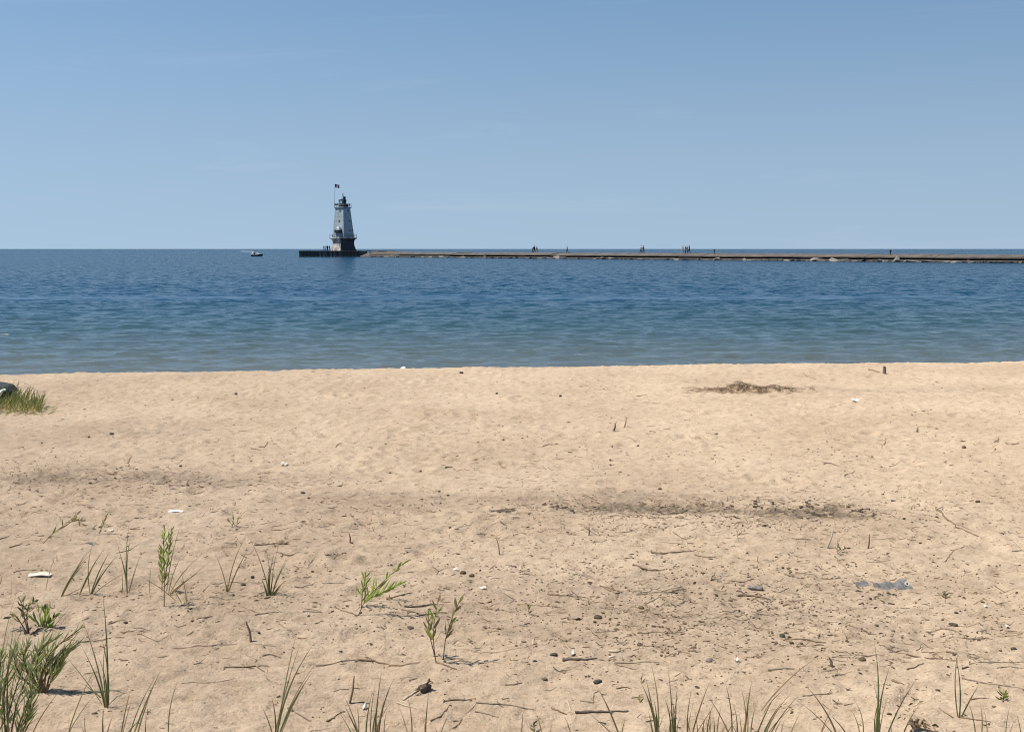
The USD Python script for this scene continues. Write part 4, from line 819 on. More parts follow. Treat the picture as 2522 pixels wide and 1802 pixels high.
clump('three-bladed dark grass sprout standing clear in the bottom right sand', 'E', [(1270, 1530, 1243, 1108, 5.5), (1268, 1530, 1268, 1055, 5.5), (1274, 1530, 1402, 1305, 5.5), (1262, 1530, 1118, 1458, 4.5, D_), (1272, 1530, 1290, 1330, 4.5, O_), (1255, 1535, 1200, 1560, 4, D_)], wpx=5, seed=21)
clump('thin brown blades in the bottom right corner', 'E', [(1385, 1690, 1328, 1415, 5), (1407, 1690, 1403, 1415, 4.5), (1580, 1690, 1612, 1425, 4.5, O_), (1600, 1690, 1640, 1540, 4, D_), (1690, 1690, 1650, 1500, 4, O_)], tone=O_, seed=22)
clump('stray thin blades low at the left edge', 'A', [(65, 745, 72, 590, 3, O_), (0, 640, 20, 580, 3, O_), (300, 680, 365, 460, 2.5, D_), (380, 490, 378, 440, 3, O_)], tone=O_, seed=23)
clump('tall grass blades rising out of the bottom-left shrub', 'A', [(0, 1690, 110, 700, 6), (20, 1690, 180, 880, 6), (60, 1690, 100, 880, 6), (-20, 1690, 60, 960, 6), (120, 1690, 330, 1240, 5, O_), (90, 1660, 245, 1400, 5), (200, 1640, 430, 1310, 4, D_), (-30, 1690, 10, 1100, 6), (150, 1300, 500, 765, 4.5, O_), (180, 1330, 480, 800, 3.5, D_), (240, 1350, 555, 930, 5)], wpx=5.6, seed=24)

# ------------------------------------------------------------------ leafy sprouts and shrubs
def sprout(label, c, stems, lw=0.008, ll=0.05, n=14, tone=('willow_green',), start=0.3, spread=0.55, group=None, name='willow_sprout', cat='plant', seed=1, stem='stem_brown', r=0.0022, droop=0.05):
    """stems: polylines in photo pixels, first point at the foot; leaves alternate up each stem."""
    rd = random.Random(seed); f0 = ground(*crop(c, *stems[0][0])); t = thing(name, label, cat, f0, 0, group)
    count, rest, rest_t = 0, [], []
    for sp in stems:
        px = [crop(c, *p) for p in sp]; b = ground(*px[0]) if np.hypot(px[0][0] - crop(c, *stems[0][0])[0], px[0][1] - crop(c, *stems[0][0])[1]) < 60 else at_depth(*px[0], f0[1])
        dep = b[1]; pts = [b - [0, 0, 0.01]]
        for p in px[1:]:
            dep += rd.uniform(-0.012, 0.012); pts.append(at_depth(*p, dep))
        pts = np.array(pts); u = np.linspace(0, len(pts) - 1, 14); P_ = np.c_[[np.interp(u, np.arange(len(pts)), pts[:, k]) for k in range(3)]].T
        P_[1:-1] = (P_[:-2] + 2 * P_[1:-1] + P_[2:]) / 4
        obj('stem', (lambda m: (m[0] - f0, m[1]))(tube(P_, np.linspace(r, r * 0.45, len(P_)), 5)), stem, t, smooth=True)
        seg = np.linalg.norm(P_[-1] - P_[0])
        for i in range(n):
            s_ = start + (1 - start) * (i + rd.uniform(0, 0.6)) / n
            j = min(s_, 0.999) * (len(P_) - 1); i0 = int(j); p = P_[i0] + (P_[i0 + 1] - P_[i0]) * (j - i0)
            ax = P_[min(i0 + 1, 13)] - P_[max(i0 - 1, 0)]; ax /= np.linalg.norm(ax)
            a = i * 2.4 + rd.uniform(-0.6, 0.6); out = np.array([math.cos(a), math.sin(a), 0.12])
            d = ax * (1 - spread * (1.15 - 0.45 * s_)) + out * spread; d /= np.linalg.norm(d)
            L = ll * rd.uniform(0.65, 1.15) * (1.12 - 0.45 * s_)
            m, tt = ribbon(p, p + d * L, lw * rd.uniform(0.8, 1.2), -droop * rd.uniform(-0.2, 1.6), 0.3, 6, 'leaf', rd=rd)
            count += 1
            if count <= 280: obj('leaf', (m[0] - f0, m[1]), rd.choice(tone), t, smooth=True, prim={'t': tt})
            else: rest.append((m[0] - f0, m[1])); rest_t.append(tt)
    if rest: obj('foliage', join(rest), tone[0], t, smooth=True, prim={'t': np.concatenate(rest_t)}, kind='stuff')
    return t
wg, wb, wd, wn = 'willow_green', 'willow_bright', 'willow_dull', 'willow_brown'
sprout('tall upright leafy green sprout on a bare stem, left of centre', 'A', [[(1090, 790), (1092, 600), (1088, 420), (1092, 250)], [(1075, 695), (1078, 560), (1062, 400)], [(1093, 610), (1120, 460), (1138, 280)]], n=30, ll=0.046, lw=0.0068, tone=(wg, wg, wd, wb), start=0.22, spread=0.42, seed=41)
sprout('bright green willow sprout leaning right left of the two-stemmed sprout', 'B', [[(1025, 850), (1080, 740), (1180, 640), (1330, 505)], [(1075, 745), (1180, 700), (1305, 640)], [(1050, 800), (1060, 700), (1085, 590)]], n=22, ll=0.066, lw=0.0078, tone=(wb, wg, wb, wd), start=0.24, spread=0.42, seed=42)
sprout('two-stemmed olive willow sprout in the middle foreground', 'C', [[(740, 1160), (722, 1040), (722, 920), (755, 735)], [(785, 1142), (800, 1010), (840, 880), (905, 728)], [(735, 1120), (690, 960), (690, 835)]], n=12, ll=0.066, lw=0.0095, tone=(wd, wd, wg, wn), start=0.32, spread=0.4, seed=43)
sprout('brownish wilted sprig leaning over the sand, upper left foreground', 'A', [[(275, 372), (335, 318), (410, 262), (535, 162)], [(440, 240), (500, 205), (570, 262)]], n=7, ll=0.06, lw=0.0095, tone=(wn, wd, wn), start=0.22, spread=0.5, seed=44, droop=0.1)
sprout('small reddish-olive shoot behind the slanting grass, left', 'A', [[(655, 305), (685, 245), (715, 172)]], n=9, ll=0.035, lw=0.009, tone=(wn, wd), start=0.1, spread=0.3, seed=45)
sprout('small pale green tuft of seedlings, upper foreground', 'B', [[(212, 262), (200, 215), (192, 165)], [(215, 262), (235, 210), (270, 165)], [(205, 262), (180, 230), (165, 205)]], n=6, ll=0.03, lw=0.007, tone=(wd, wg), start=0.15, spread=0.45, seed=46, r=0.0013)
sprout('tiny dark green seedling alone in the sand near the middle', 'C', [[(1357, 846), (1356, 815), (1354, 778)]], n=9, ll=0.022, lw=0.007, tone=('dark_leaf', wg), start=0.25, spread=0.5, seed=47, r=0.0012)
sprout('dark star-shaped seedling right of the blue-grey fabric', 'E', [[(1176, 768), (1176, 730), (1178, 688)]], n=11, ll=0.028, lw=0.007, tone=('dark_leaf', 'dark_leaf', wd), start=0.4, spread=0.66, seed=48, r=0.0015)
sprout('low green seedling with a twig behind the blue-grey fabric', 'E', [[(458, 442), (460, 412), (470, 385)], [(458, 436), (490, 410), (532, 400)]], n=7, ll=0.034, lw=0.008, tone=('dark_leaf', wd), start=0.3, spread=0.6, seed=49, r=0.0014)
sprout('tiny green seedling left of the blue-grey fabric', 'E', [[(138, 574), (139, 555), (140, 532)]], n=7, ll=0.024, lw=0.006, tone=('dark_leaf', wd), start=0.2, spread=0.6, seed=50, r=0.0012)
sprout('small green rosette in the sand near the bottom right corner', 'E', [[(1560, 1412), (1562, 1392), (1566, 1365)]], n=12, ll=0.030, lw=0.008, tone=('dark_leaf', wg, wd), start=0.05, spread=0.7, seed=51, r=0.0013)
sprout('small green seedling at the bottom edge near the middle', 'C', [[(1396, 1640), (1392, 1600), (1388, 1568)]], n=9, ll=0.026, lw=0.008, tone=(wd, 'dark_leaf'), start=0.2, spread=0.6, seed=52, r=0.0013)
sprout('two-leaved seedling above the tall dense grass clump', 'D', [[(758, 1300), (757, 1280), (755, 1262)]], n=4, ll=0.02, lw=0.008, tone=(wd,), start=0.2, spread=0.5, seed=53, r=0.0012)
sprout('two-leaved seedling among blades of the tall dense grass clump', 'D', [[(744, 1430), (743, 1412), (742, 1395)]], n=4, ll=0.02, lw=0.008, tone=(wd,), start=0.2, spread=0.5, seed=54, r=0.0012)
sprout('small leafless brown sprout upright near the upper pebbles', 'D', [[(1395, 335), (1395, 300), (1400, 275)], [(1396, 312), (1420, 290), (1440, 285)]], n=4, ll=0.02, lw=0.005, tone=(wn,), start=0.3, spread=0.6, seed=55, r=0.0013)
sprout('grey-green shrub with masses of narrow leaves in the bottom-left corner', 'A', [[(40, 1690), (20, 1400), (60, 1180), (110, 1040)], [(60, 1690), (110, 1420), (200, 1230), (330, 1080)], [(0, 1700), (-20, 1420), (0, 1200), (10, 1080)], [(80, 1690), (170, 1450), (220, 1330), (215, 1200)], [(30, 1690), (60, 1480), (130, 1260), (190, 1090)], [(90, 1690), (160, 1560), (200, 1480), (210, 1380)], [(20, 1690), (-30, 1560), (-60, 1400), (-80, 1250)]],
       n=42, ll=0.062, lw=0.0048, tone=('silver_leaf', 'silver_leaf', 'silver_leaf', wg), start=0.12, spread=0.40, name='shrub', cat='shrub', seed=61, r=0.003)
sprout('silvery shrub on a thick brown stem leaning right, left edge', 'A', [[(295, 1362), (270, 1240), (340, 1080), (540, 930)], [(292, 1360), (300, 1230), (400, 1130), (520, 1030)], [(298, 1360), (330, 1240), (380, 1180), (440, 1090)], [(290, 1360), (230, 1220), (270, 1070), (380, 990)], [(288, 1360), (180, 1230), (150, 1120), (190, 1030)], [(300, 1360), (340, 1280), (370, 1230), (400, 1180)], [(285, 1360), (210, 1250), (220, 1130), (300, 1010)], [(290, 1360), (260, 1260), (330, 1150), (470, 1060)], [(284, 1360), (150, 1270), (100, 1180), (90, 1080)]],
       n=42, ll=0.062, lw=0.0048, tone=('silver_leaf', 'silver_leaf', wd, 'silver_leaf'), start=0.26, spread=0.38, name='shrub', cat='shrub', seed=62, r=0.0042)
sprout('drooping dark dry-stemmed plant above the silvery shrub', 'A', [[(190, 972), (165, 880), (150, 800), (130, 735)], [(195, 970), (175, 870), (185, 790), (235, 750)], [(188, 972), (140, 900), (110, 850), (60, 860)]], n=11, ll=0.048, lw=0.008, tone=('dark_leaf', wd, wn), start=0.3, spread=0.55, name='shrub', cat='plant', seed=63, r=0.003, droop=0.14)
sprout('bright green leafy tuft behind a curled brown leaf, left edge', 'A', [[(285, 930), (262, 850), (250, 775)], [(290, 930), (300, 860), (300, 800)], [(296, 930), (325, 850), (330, 775)], [(300, 930), (345, 880), (372, 850)], [(282, 930), (235, 880), (205, 860)]], n=7, ll=0.05, lw=0.010, tone=(wb, wg, wg, 'dark_leaf'), start=0.0, spread=0.28, name='leafy_tuft', cat='plant', seed=64, r=0.002, stem='stem_green')

# ------------------------------------------------------------------ driftwood sticks: (crop, polyline, thickness px, tone, label)
def stick_mesh(c, pl, wpx, rd, lift=None):
    px = [crop(c, *p) for p in pl]; g = [ground(*p) for p in px]
    n = max(6, 4 * len(g)); u = np.linspace(0, len(g) - 1, n)
    P_ = np.c_[[np.interp(u, np.arange(len(g)), [q[k] for q in g]) for k in range(3)]].T
    L = np.linalg.norm(P_[-1] - P_[0]); P_[1:-1, :2] += np.array([[rd.gauss(0, 0.008), rd.gauss(0, 0.008)] for _ in range(n - 2)]) * L * 1.3
    r = wpx * 0.66 / (F / g[0][1]) / 2
    P_[:, 2] = sand_z(P_[:, 0], P_[:, 1])
    P_[1:-1, 2] = (P_[:-2, 2] + P_[1:-1, 2] + P_[2:, 2]) / 3
    P_[:, 2] += r * 0.45 + 0.001
    if lift: P_[:, 2] += np.linspace(lift[0], lift[1], n)
    rr = r * np.array([rd.uniform(0.6, 1.3) for _ in range(n)]) * np.linspace(1.15, 0.45, n)
    parts = [tube(P_, rr, 6)]
    for _ in range(rd.choice([0, 0, 1, 1, 2]) if L > 0.12 else 0):   # broken side twigs
        i = rd.randrange(1, n - 1); a = rd.uniform(0, 6.28)
        parts.append(tube([P_[i], P_[i] + [math.cos(a) * L * 0.07, math.sin(a) * L * 0.07, 0.008], P_[i] + [math.cos(a + .3) * L * 0.13, math.sin(a + .3) * L * 0.13, 0.006]], [r * 0.6, r * 0.5, r * 0.3], 5))
    return join(parts)
WG, WB, WD, WP, ST = 'wood_grey', 'wood_brown', 'wood_dark', 'wood_pale', 'straw'
STICKS = [
    ('A', [(60, 402), (150, 374)], 6, WB, 'dark brown curled leaf stem at the left edge near the wilted sprig'),
    ('A', [(-20, 348), (60, 326)], 6, WB, 'brown stick end poking in at the left edge above the wilted sprig'),
    ('A', [(90, 565), (160, 550), (245, 545)], 4, WB, 'thin brown twig just above the white driftwood piece'),
    ('A', [(198, 980), (260, 935), (370, 926)], 9, WB, 'curled brown leaf stalk in front of the bright green tuft'),
    ('A', [(520, 1030), (680, 1016), (832, 1000)], 5, WG, 'long straight stick behind the white-footed grass clump'),
    ('A', [(840, 960), (985, 960)], 4, WB, 'thin level twig, lower of two right of the white-footed clump'),
    ('A', [(888, 922), (950, 924), (1002, 942)], 4, WG, 'thin bowed twig, upper of two right of the white-footed clump'),
    ('A', [(718, 912), (830, 888)], 5, WG, 'short grey twig above the long straight stick'),
    ('A', [(1308, 876), (1360, 874), (1412, 858)], 6, WB, 'brown curved twig below the tall leafy sprout'),
    ('A', [(804, 1150), (852, 1150)], 7, WB, 'short brown wood chip right of the white-footed clump'),
    ('A', [(1068, 1072), (1290, 1056), (1480, 1050), (1840, 1056)], 4, WG, 'very long thin dry stalk lying level left of centre'),
    ('B', [(138, 1196), (290, 1194), (432, 1187)], 7, WB, 'dark straight stick under the leaning diagonal one'),
    ('B', [(285, 1108), (380, 1200), (466, 1310)], 5, WG, 'diagonal stick pointing down right, left of the four long blades'),
    ('A', [(1208, 1302), (1400, 1298), (1562, 1268)], 4, WG, 'forked thin twig low left of the four long blades'),
    ('A', [(428, 1354), (470, 1364), (522, 1382)], 7, WG, 'grey splinter beside the foot of the white-footed clump'),
    ('A', [(868, 281), (932, 280)], 4, WB, 'tiny level twig above the upright thin blades'),
    ('B', [(0, 686), (90, 640), (180, 628), (390, 638)], 4, WG, 'thin arched stalk joining the brown V blades and the spiky tuft'),
    ('B', [(340, 380), (460, 376), (565, 366)], 8, WB, 'thick brown frayed stick behind the spiky grass tuft'),
    ('B', [(488, 448), (600, 440), (700, 434)], 5, WB, 'brown stick ending in a triangular chip, right of the frayed stick'),
    ('B', [(608, 661), (670, 652), (732, 644)], 5, WG, 'short grey twig right of the spiky grass tuft'),
    ('B', [(790, 631), (942, 636)], 4, WG, 'thin level twig left of the bright willow sprout'),
    ('B', [(1218, 748), (1300, 722), (1392, 700)], 7, WB, 'brown stick right of the bright willow sprout'),
    ('B', [(884, 800), (950, 826), (1030, 852)], 4, WB, 'thin twig running down to the foot of the bright willow sprout'),
    ('B', [(1338, 792), (1450, 788), (1560, 780)], 8, WD, 'dark level stick behind the two-stemmed sprout'),
    ('B', [(1320, 815), (1400, 830), (1440, 848), (1620, 842)], 7, WB, 'brown bent twig right of the shadow of the bright willow sprout'),
    ('B', [(345, 852), (420, 838), (502, 830)], 5, WB, 'brown twig below the foot of the spiky grass tuft'),
    ('B', [(664, 824), (720, 826), (792, 828)], 6, WG, 'bark strip lying left of the foot of the bright willow sprout'),
    ('B', [(632, 1001), (692, 1000)], 5, WB, 'small level twig above the four long blades'),
    ('B', [(500, 895), (560, 935), (622, 960)], 5, ST, 'straw-coloured twig slanting to the tip of the longest blade'),
    ('B', [(395, 1120), (450, 1120), (518, 1131)], 6, WB, 'brown splinter left of the longest blade'),
    ('B', [(748, 1186), (880, 1166), (1032, 1160)], 6, WG, 'left length of a long broken branch below the shadow of the bright willow sprout'),
    ('B', [(1032, 1170), (1130, 1172), (1232, 1178)], 8, WB, 'middle length of the long broken branch'),
    ('B', [(1235, 1192), (1330, 1184), (1444, 1158)], 6, WB, 'right length of the long broken branch, by the two-stemmed sprout'),
    ('B', [(868, 1356), (972, 1340)], 5, ST, 'tan twig lying left of the dark husk'),
    ('B', [(1008, 1290), (1040, 1316), (1072, 1346)], 5, ST, 'tan twig leaning down right near the dark husk'),
    ('B', [(566, 1468), (640, 1510), (718, 1552)], 9, WG, 'grey stick right of the four long blades near the bottom edge'),
    ('C', [(520, 1416), (610, 1360), (700, 1288)], 10, WP, 'pale forked stick lying across the dark husk'),
    ('C', [(480, 1430), (540, 1452), (610, 1472)], 7, WP, 'bleached splinter in front of the dark husk'),
    ('C', [(704, 1566), (770, 1510), (836, 1440)], 6, WB, 'brown forked twig right of the two single blades'),
    ('C', [(788, 1426), (890, 1410), (1002, 1402)], 6, WB, 'left length of a long thin stick near the bottom middle'),
    ('C', [(1006, 1430), (1200, 1446), (1402, 1480)], 7, WG, 'right length of the long thin stick near the bottom middle'),
    ('C', [(998, 1490), (1080, 1504), (1158, 1531)], 6, WG, 'grey twig under the long thin stick'),
    ('C', [(828, 1612), (920, 1520), (1004, 1432)], 4, ST, 'thin tan straw crossing the long thin stick'),
    ('B', [(820, 1556), (870, 1530), (942, 1488)], 7, WB, 'brown twig left of the clump under the two-stemmed sprout'),
    ('C', [(1198, 1312), (1260, 1312), (1312, 1299)], 7, WG, 'grey stick right of the dark husk'),
    ('C', [(738, 1160), (800, 1184), (876, 1211)], 7, WB, 'brown stick at the foot of the two-stemmed sprout'),
    ('C', [(780, 1142), (870, 1138), (972, 1140)], 5, WG, 'grey twig right of the foot of the two-stemmed sprout'),
    ('D', [(130, 711), (260, 726), (402, 736)], 5, WB, 'thin level stick right of the tiny dark seedling'),
    ('C', [(965, 980), (1000, 1092), (1150, 1097), (1382, 1048)], 4.5, ST, 'long pale root curving right of the two-stemmed sprout'),
    ('C', [(1384, 1046), (1392, 1000)], 7, WP, 'short bleached stub at the end of the long pale root'),
    ('C', [(1280, 775), (1420, 784), (1552, 800)], 4, ST, 'straw behind the tiny dark seedling'),
    ('D', [(820, 436), (940, 436), (1082, 422)], 8, WB, 'thick curved brown stick in the upper middle foreground'),
    ('D', [(1108, 444), (1190, 468), (1262, 471)], 5, WB, 'thin bent stick right of the thick curved one'),
    ('D', [(700, 518), (760, 540), (912, 546)], 8, WB, 'straight brown stick below the thick curved one'),
    ('D', [(480, 656), (560, 680), (622, 696)], 6, WB, 'upper arm of a forked brown stick'),
    ('D', [(508, 668), (580, 706), (628, 694)], 6, WB, 'lower arm of a forked brown stick'),
    ('D', [(760, 698), (900, 690), (1022, 664)], 6, WP, 'pale stalk of a bundle of dry stems'),
    ('D', [(905, 698), (960, 696), (1030, 682)], 8, WG, 'grey stalk of a bundle of dry stems'),
    ('D', [(234, 1150), (340, 1148), (462, 1138)], 13, WD, 'charcoal-grey weathered stick left of the pale chips'),
    ('D', [(575, 1166), (720, 1168), (872, 1165)], 5, WG, 'thin level twig below the pale chips'),
    ('D', [(575, 1170), (640, 1190), (720, 1212)], 6, WG, 'thin slanting twig below the pale chips'),
    ('D', [(538, 1092), (590, 1094), (638, 1084)], 11, WP, 'bleached wood chip among pebbles, upper'),
    ('D', [(540, 1134), (582, 1124)], 10, 'bleached', 'bleached wood chip among pebbles, lower'),
    ('D', [(315, 1498), (500, 1496), (668, 1488)], 12, WD, 'thick dark stick near the bottom edge, right of centre'),
    ('D', [(160, 1465), (210, 1490), (258, 1508)], 9, WB, 'brown stub left of the thick dark stick'),
    ('D', [(258, 1424), (290, 1490), (316, 1532)], 7, WP, 'pale peeled twig crossing the left end of the thick dark stick'),
    ('D', [(345, 1418), (430, 1432), (436, 1380), (466, 1350)], 5, WG, 'hooked grey twig above the thick dark stick'),
    ('D', [(1396, 720), (1500, 722), (1610, 752)], 10, WB, 'flat frayed bark strip below the patterned stone'),
    ('D', [(1340, 625), (1450, 640), (1502, 608)], 4, WB, 'thin forked twig left of the patterned stone'),
    ('D', [(728, 968), (880, 962), (1052, 955)], 4, WG, 'thin level twig above the pebble field'),
    ('D', [(588, 1337), (640, 1332), (682, 1336)], 6, WB, 'small brown twig left of the tall dense clump'),
    ('E', [(1113, 138), (1180, 200), (1260, 262), (1398, 326)], 6, WB, 'curved brown stick lying alone at the right'),
    ('E', [(1175, 492), (1215, 432), (1305, 388)], 4.5, ST, 'bowed tan twig right of the blue-grey fabric'),
    ('E', [(155, 340), (220, 342), (284, 350)], 5, ST, 'tan twig under the right end of the dark drift line'),
    ('E', [(440, 458), (500, 520), (552, 571)], 5, WG, 'twig slanting down towards the blue-grey fabric'),
    ('E', [(150, 1012), (270, 1020), (382, 1031)], 6, WB, 'level brown stick right of the dark stones'),
    ('E', [(738, 1048), (870, 1098), (1080, 1126), (1260, 1150)], 5, WB, 'long wavy root right of the curving-blade clump'),
    ('E', [(1108, 935), (1240, 952), (1310, 1000)], 4, WB, 'thin slanting twig above the long wavy root'),
    ('E', [(1290, 1268), (1430, 1302), (1700, 1342)], 6, WG, 'long stick running to the right edge near the bottom'),
    ('E', [(922, 1212), (990, 1190), (1032, 1168)], 6, WB, 'short curved twig right of the curving blade'),
    ('E', [(824, 1284), (860, 1300), (898, 1311)], 11, WB, 'thick short brown stub right of the curving blade'),
    ('E', [(0, 1216), (90, 1208), (174, 1206)], 8, WG, 'grey stick below the shallow hollow at the right'),
    ('E', [(228, 1386), (330, 1374), (432, 1364)], 4.5, WG, 'thin twig left of the curving-blade clump'),
    ('E', [(1335, 1174), (1520, 1164), (1700, 1160)], 5, WG, 'upper of two parallel twigs at the right edge'),
    ('E', [(1518, 1200), (1700, 1199)], 5, WG, 'lower of two parallel twigs at the right edge'),
    ('E', [(1430, 890), (1572, 890)], 4, ST, 'pale level straw at the right'),
    ('E', [(1632, 362), (1690, 420)], 8, WP, 'bleached stick, steep arm of a V at the right edge'),
    ('E', [(1622, 420), (1690, 416)], 6, WP, 'bleached stick, level arm of a V at the right edge'),
    ('E', [(1340, 1408), (1470, 1400)], 5, WB, 'level twig right of the three-bladed sprout'),
    ('E', [(1270, 1528), (1380, 1545), (1480, 1560)], 5, WB, 'root running right from the three-bladed sprout'),
    ('E', [(1200, 1000), (1450, 1002), (1690, 970)], 4.5, WB, 'long thin twig across the sand at the right'),
    ('E', [(1185, 1094), (1250, 1108)], 11, WB, 'reddish-brown bark chip beside the tip of the three-bladed sprout'),
    ('F', [(1140, 1042), (1152, 1012), (1168, 984)], 4, WG, 'tiny twig on the smooth sand above the left grey patch'),
    ('G', [(62, 918), (110, 926), (152, 936)], 4, WB, 'small stick, lower of a pair on the smooth upper sand'),
    ('G', [(135, 905), (185, 909), (212, 858)], 4, WB, 'small bent stick, upper of a pair on the smooth upper sand'),
    ('G', [(818, 902), (840, 882), (878, 872)], 4, WB, 'small hooked stick on the smooth upper sand'),
    ('G', [(1790, 1090), (1810, 1082), (1856, 1080)], 6, WD, 'short dark stick above the middle of the drift line'),
    ('H', [(490, 902), (560, 882), (628, 880)], 4, WB, 'forked small stick on the upper sand right of centre'),
    ('H', [(1440, 762), (1500, 772)], 4, WB, 'small dark twig near the upright stalks'),
    ('H', [(1878, 824), (1915, 850), (1952, 882)], 3.5, ST, 'slanting straw on the upper sand at the right'),
    ('H', [(1310, 446), (1420, 443)], 4, WB, 'thin twig on the sand left of the wrack heap'),
    ('H', [(820, 368), (900, 364)], 7, WP, 'pale stick near the water, left of the wrack heap'),
    ('I', [(2040, 772), (2062, 742), (2090, 714)], 4, WB, 'small leaning stick at the upper right'),
    ('I', [(2130, 762), (2190, 772), (2232, 760)], 6, WB, 'dark curved stick at the right edge of the upper sand'),
    ('I', [(720, 920), (780, 918), (840, 938)], 4.5, WB, 'thin wavy stick on the upper sand at the right'),
    ('I', [(880, 1012), (960, 966)], 3.5, ST, 'straw slanting up right on the upper sand'),
    ('I', [(1170, 796), (1192, 745), (1212, 688)], 3.5, ST, 'tan straw standing slantwise on the upper sand'),
    ('I', [(1070, 190), (1155, 210)], 5, WB, 'dark twig left of the wooden stake'),
    ('I', [(560, 225), (600, 250), (660, 268)], 4, ST, 'thin twig above the right end of the wrack heap'),
]
rnd = random.Random(77)
for c, pl, w, tone, label in STICKS:
    obj('stick', stick_mesh(c, pl, w, rnd), tone, smooth=True, label=label, cat='stick', group='driftwood sticks on the sand')
# standing bits of stalk
for c, p0, p1, w, tone, label in (
        ('B', (972, 1432), (1004, 1252), 6, WB, 'upright brown stub left of the dark husk'), ('E', (418, 1212), (404, 1128), 7, WB, 'upright dark stub right of the hollow'),
        ('E', (662, 402), (672, 312), 4, WB, 'thin upright stub behind the blue-grey fabric'), ('D', (404, 318), (404, 262), 4, WB, 'thin upright stub below the drift line'),
        ('H', (1120, 762), (1136, 688), 5, WB, 'short upright stalk, left one on the upper sand'), ('H', (1216, 730), (1234, 640), 3.5, ST, 'tall upright straw, right of the short stalk'),
        ('I', (345, 1310), (304, 1208), 4, 'bleached', 'white curved quill-like stalk in the drift line'), ('C', (1162, 445), (1138, 330), 3.5, ST, 'thin straw standing behind the middle pebbles'),
        ('C', (168, 370), (160, 300), 4, WB, 'small stub behind the bright willow sprout'), ('I', (1438, 672), (1444, 640), 5, WB, 'tiny upright stub on the upper right sand'),
        ('B', (320, 1022), (285, 890), 6, WB, 'leaning brown chip stalk left of the longest blade'), ('E', (388, 400), (432, 285), 5, WP, 'pale stalk with a white foot behind the small seedling')):
    b, e = ground(*crop(c, *p0)), None; e = at_depth(*crop(c, *p1), b[1]); r = w / (F / b[1]) / 2
    obj('stalk', tube([b - [0, 0, 0.01], b + (e - b) * 0.5 + [r, 0, 0], e], [r * 1.1, r, r * 0.6], 6), tone, smooth=True, label=label, cat='stick', group='stalks standing in the sand')

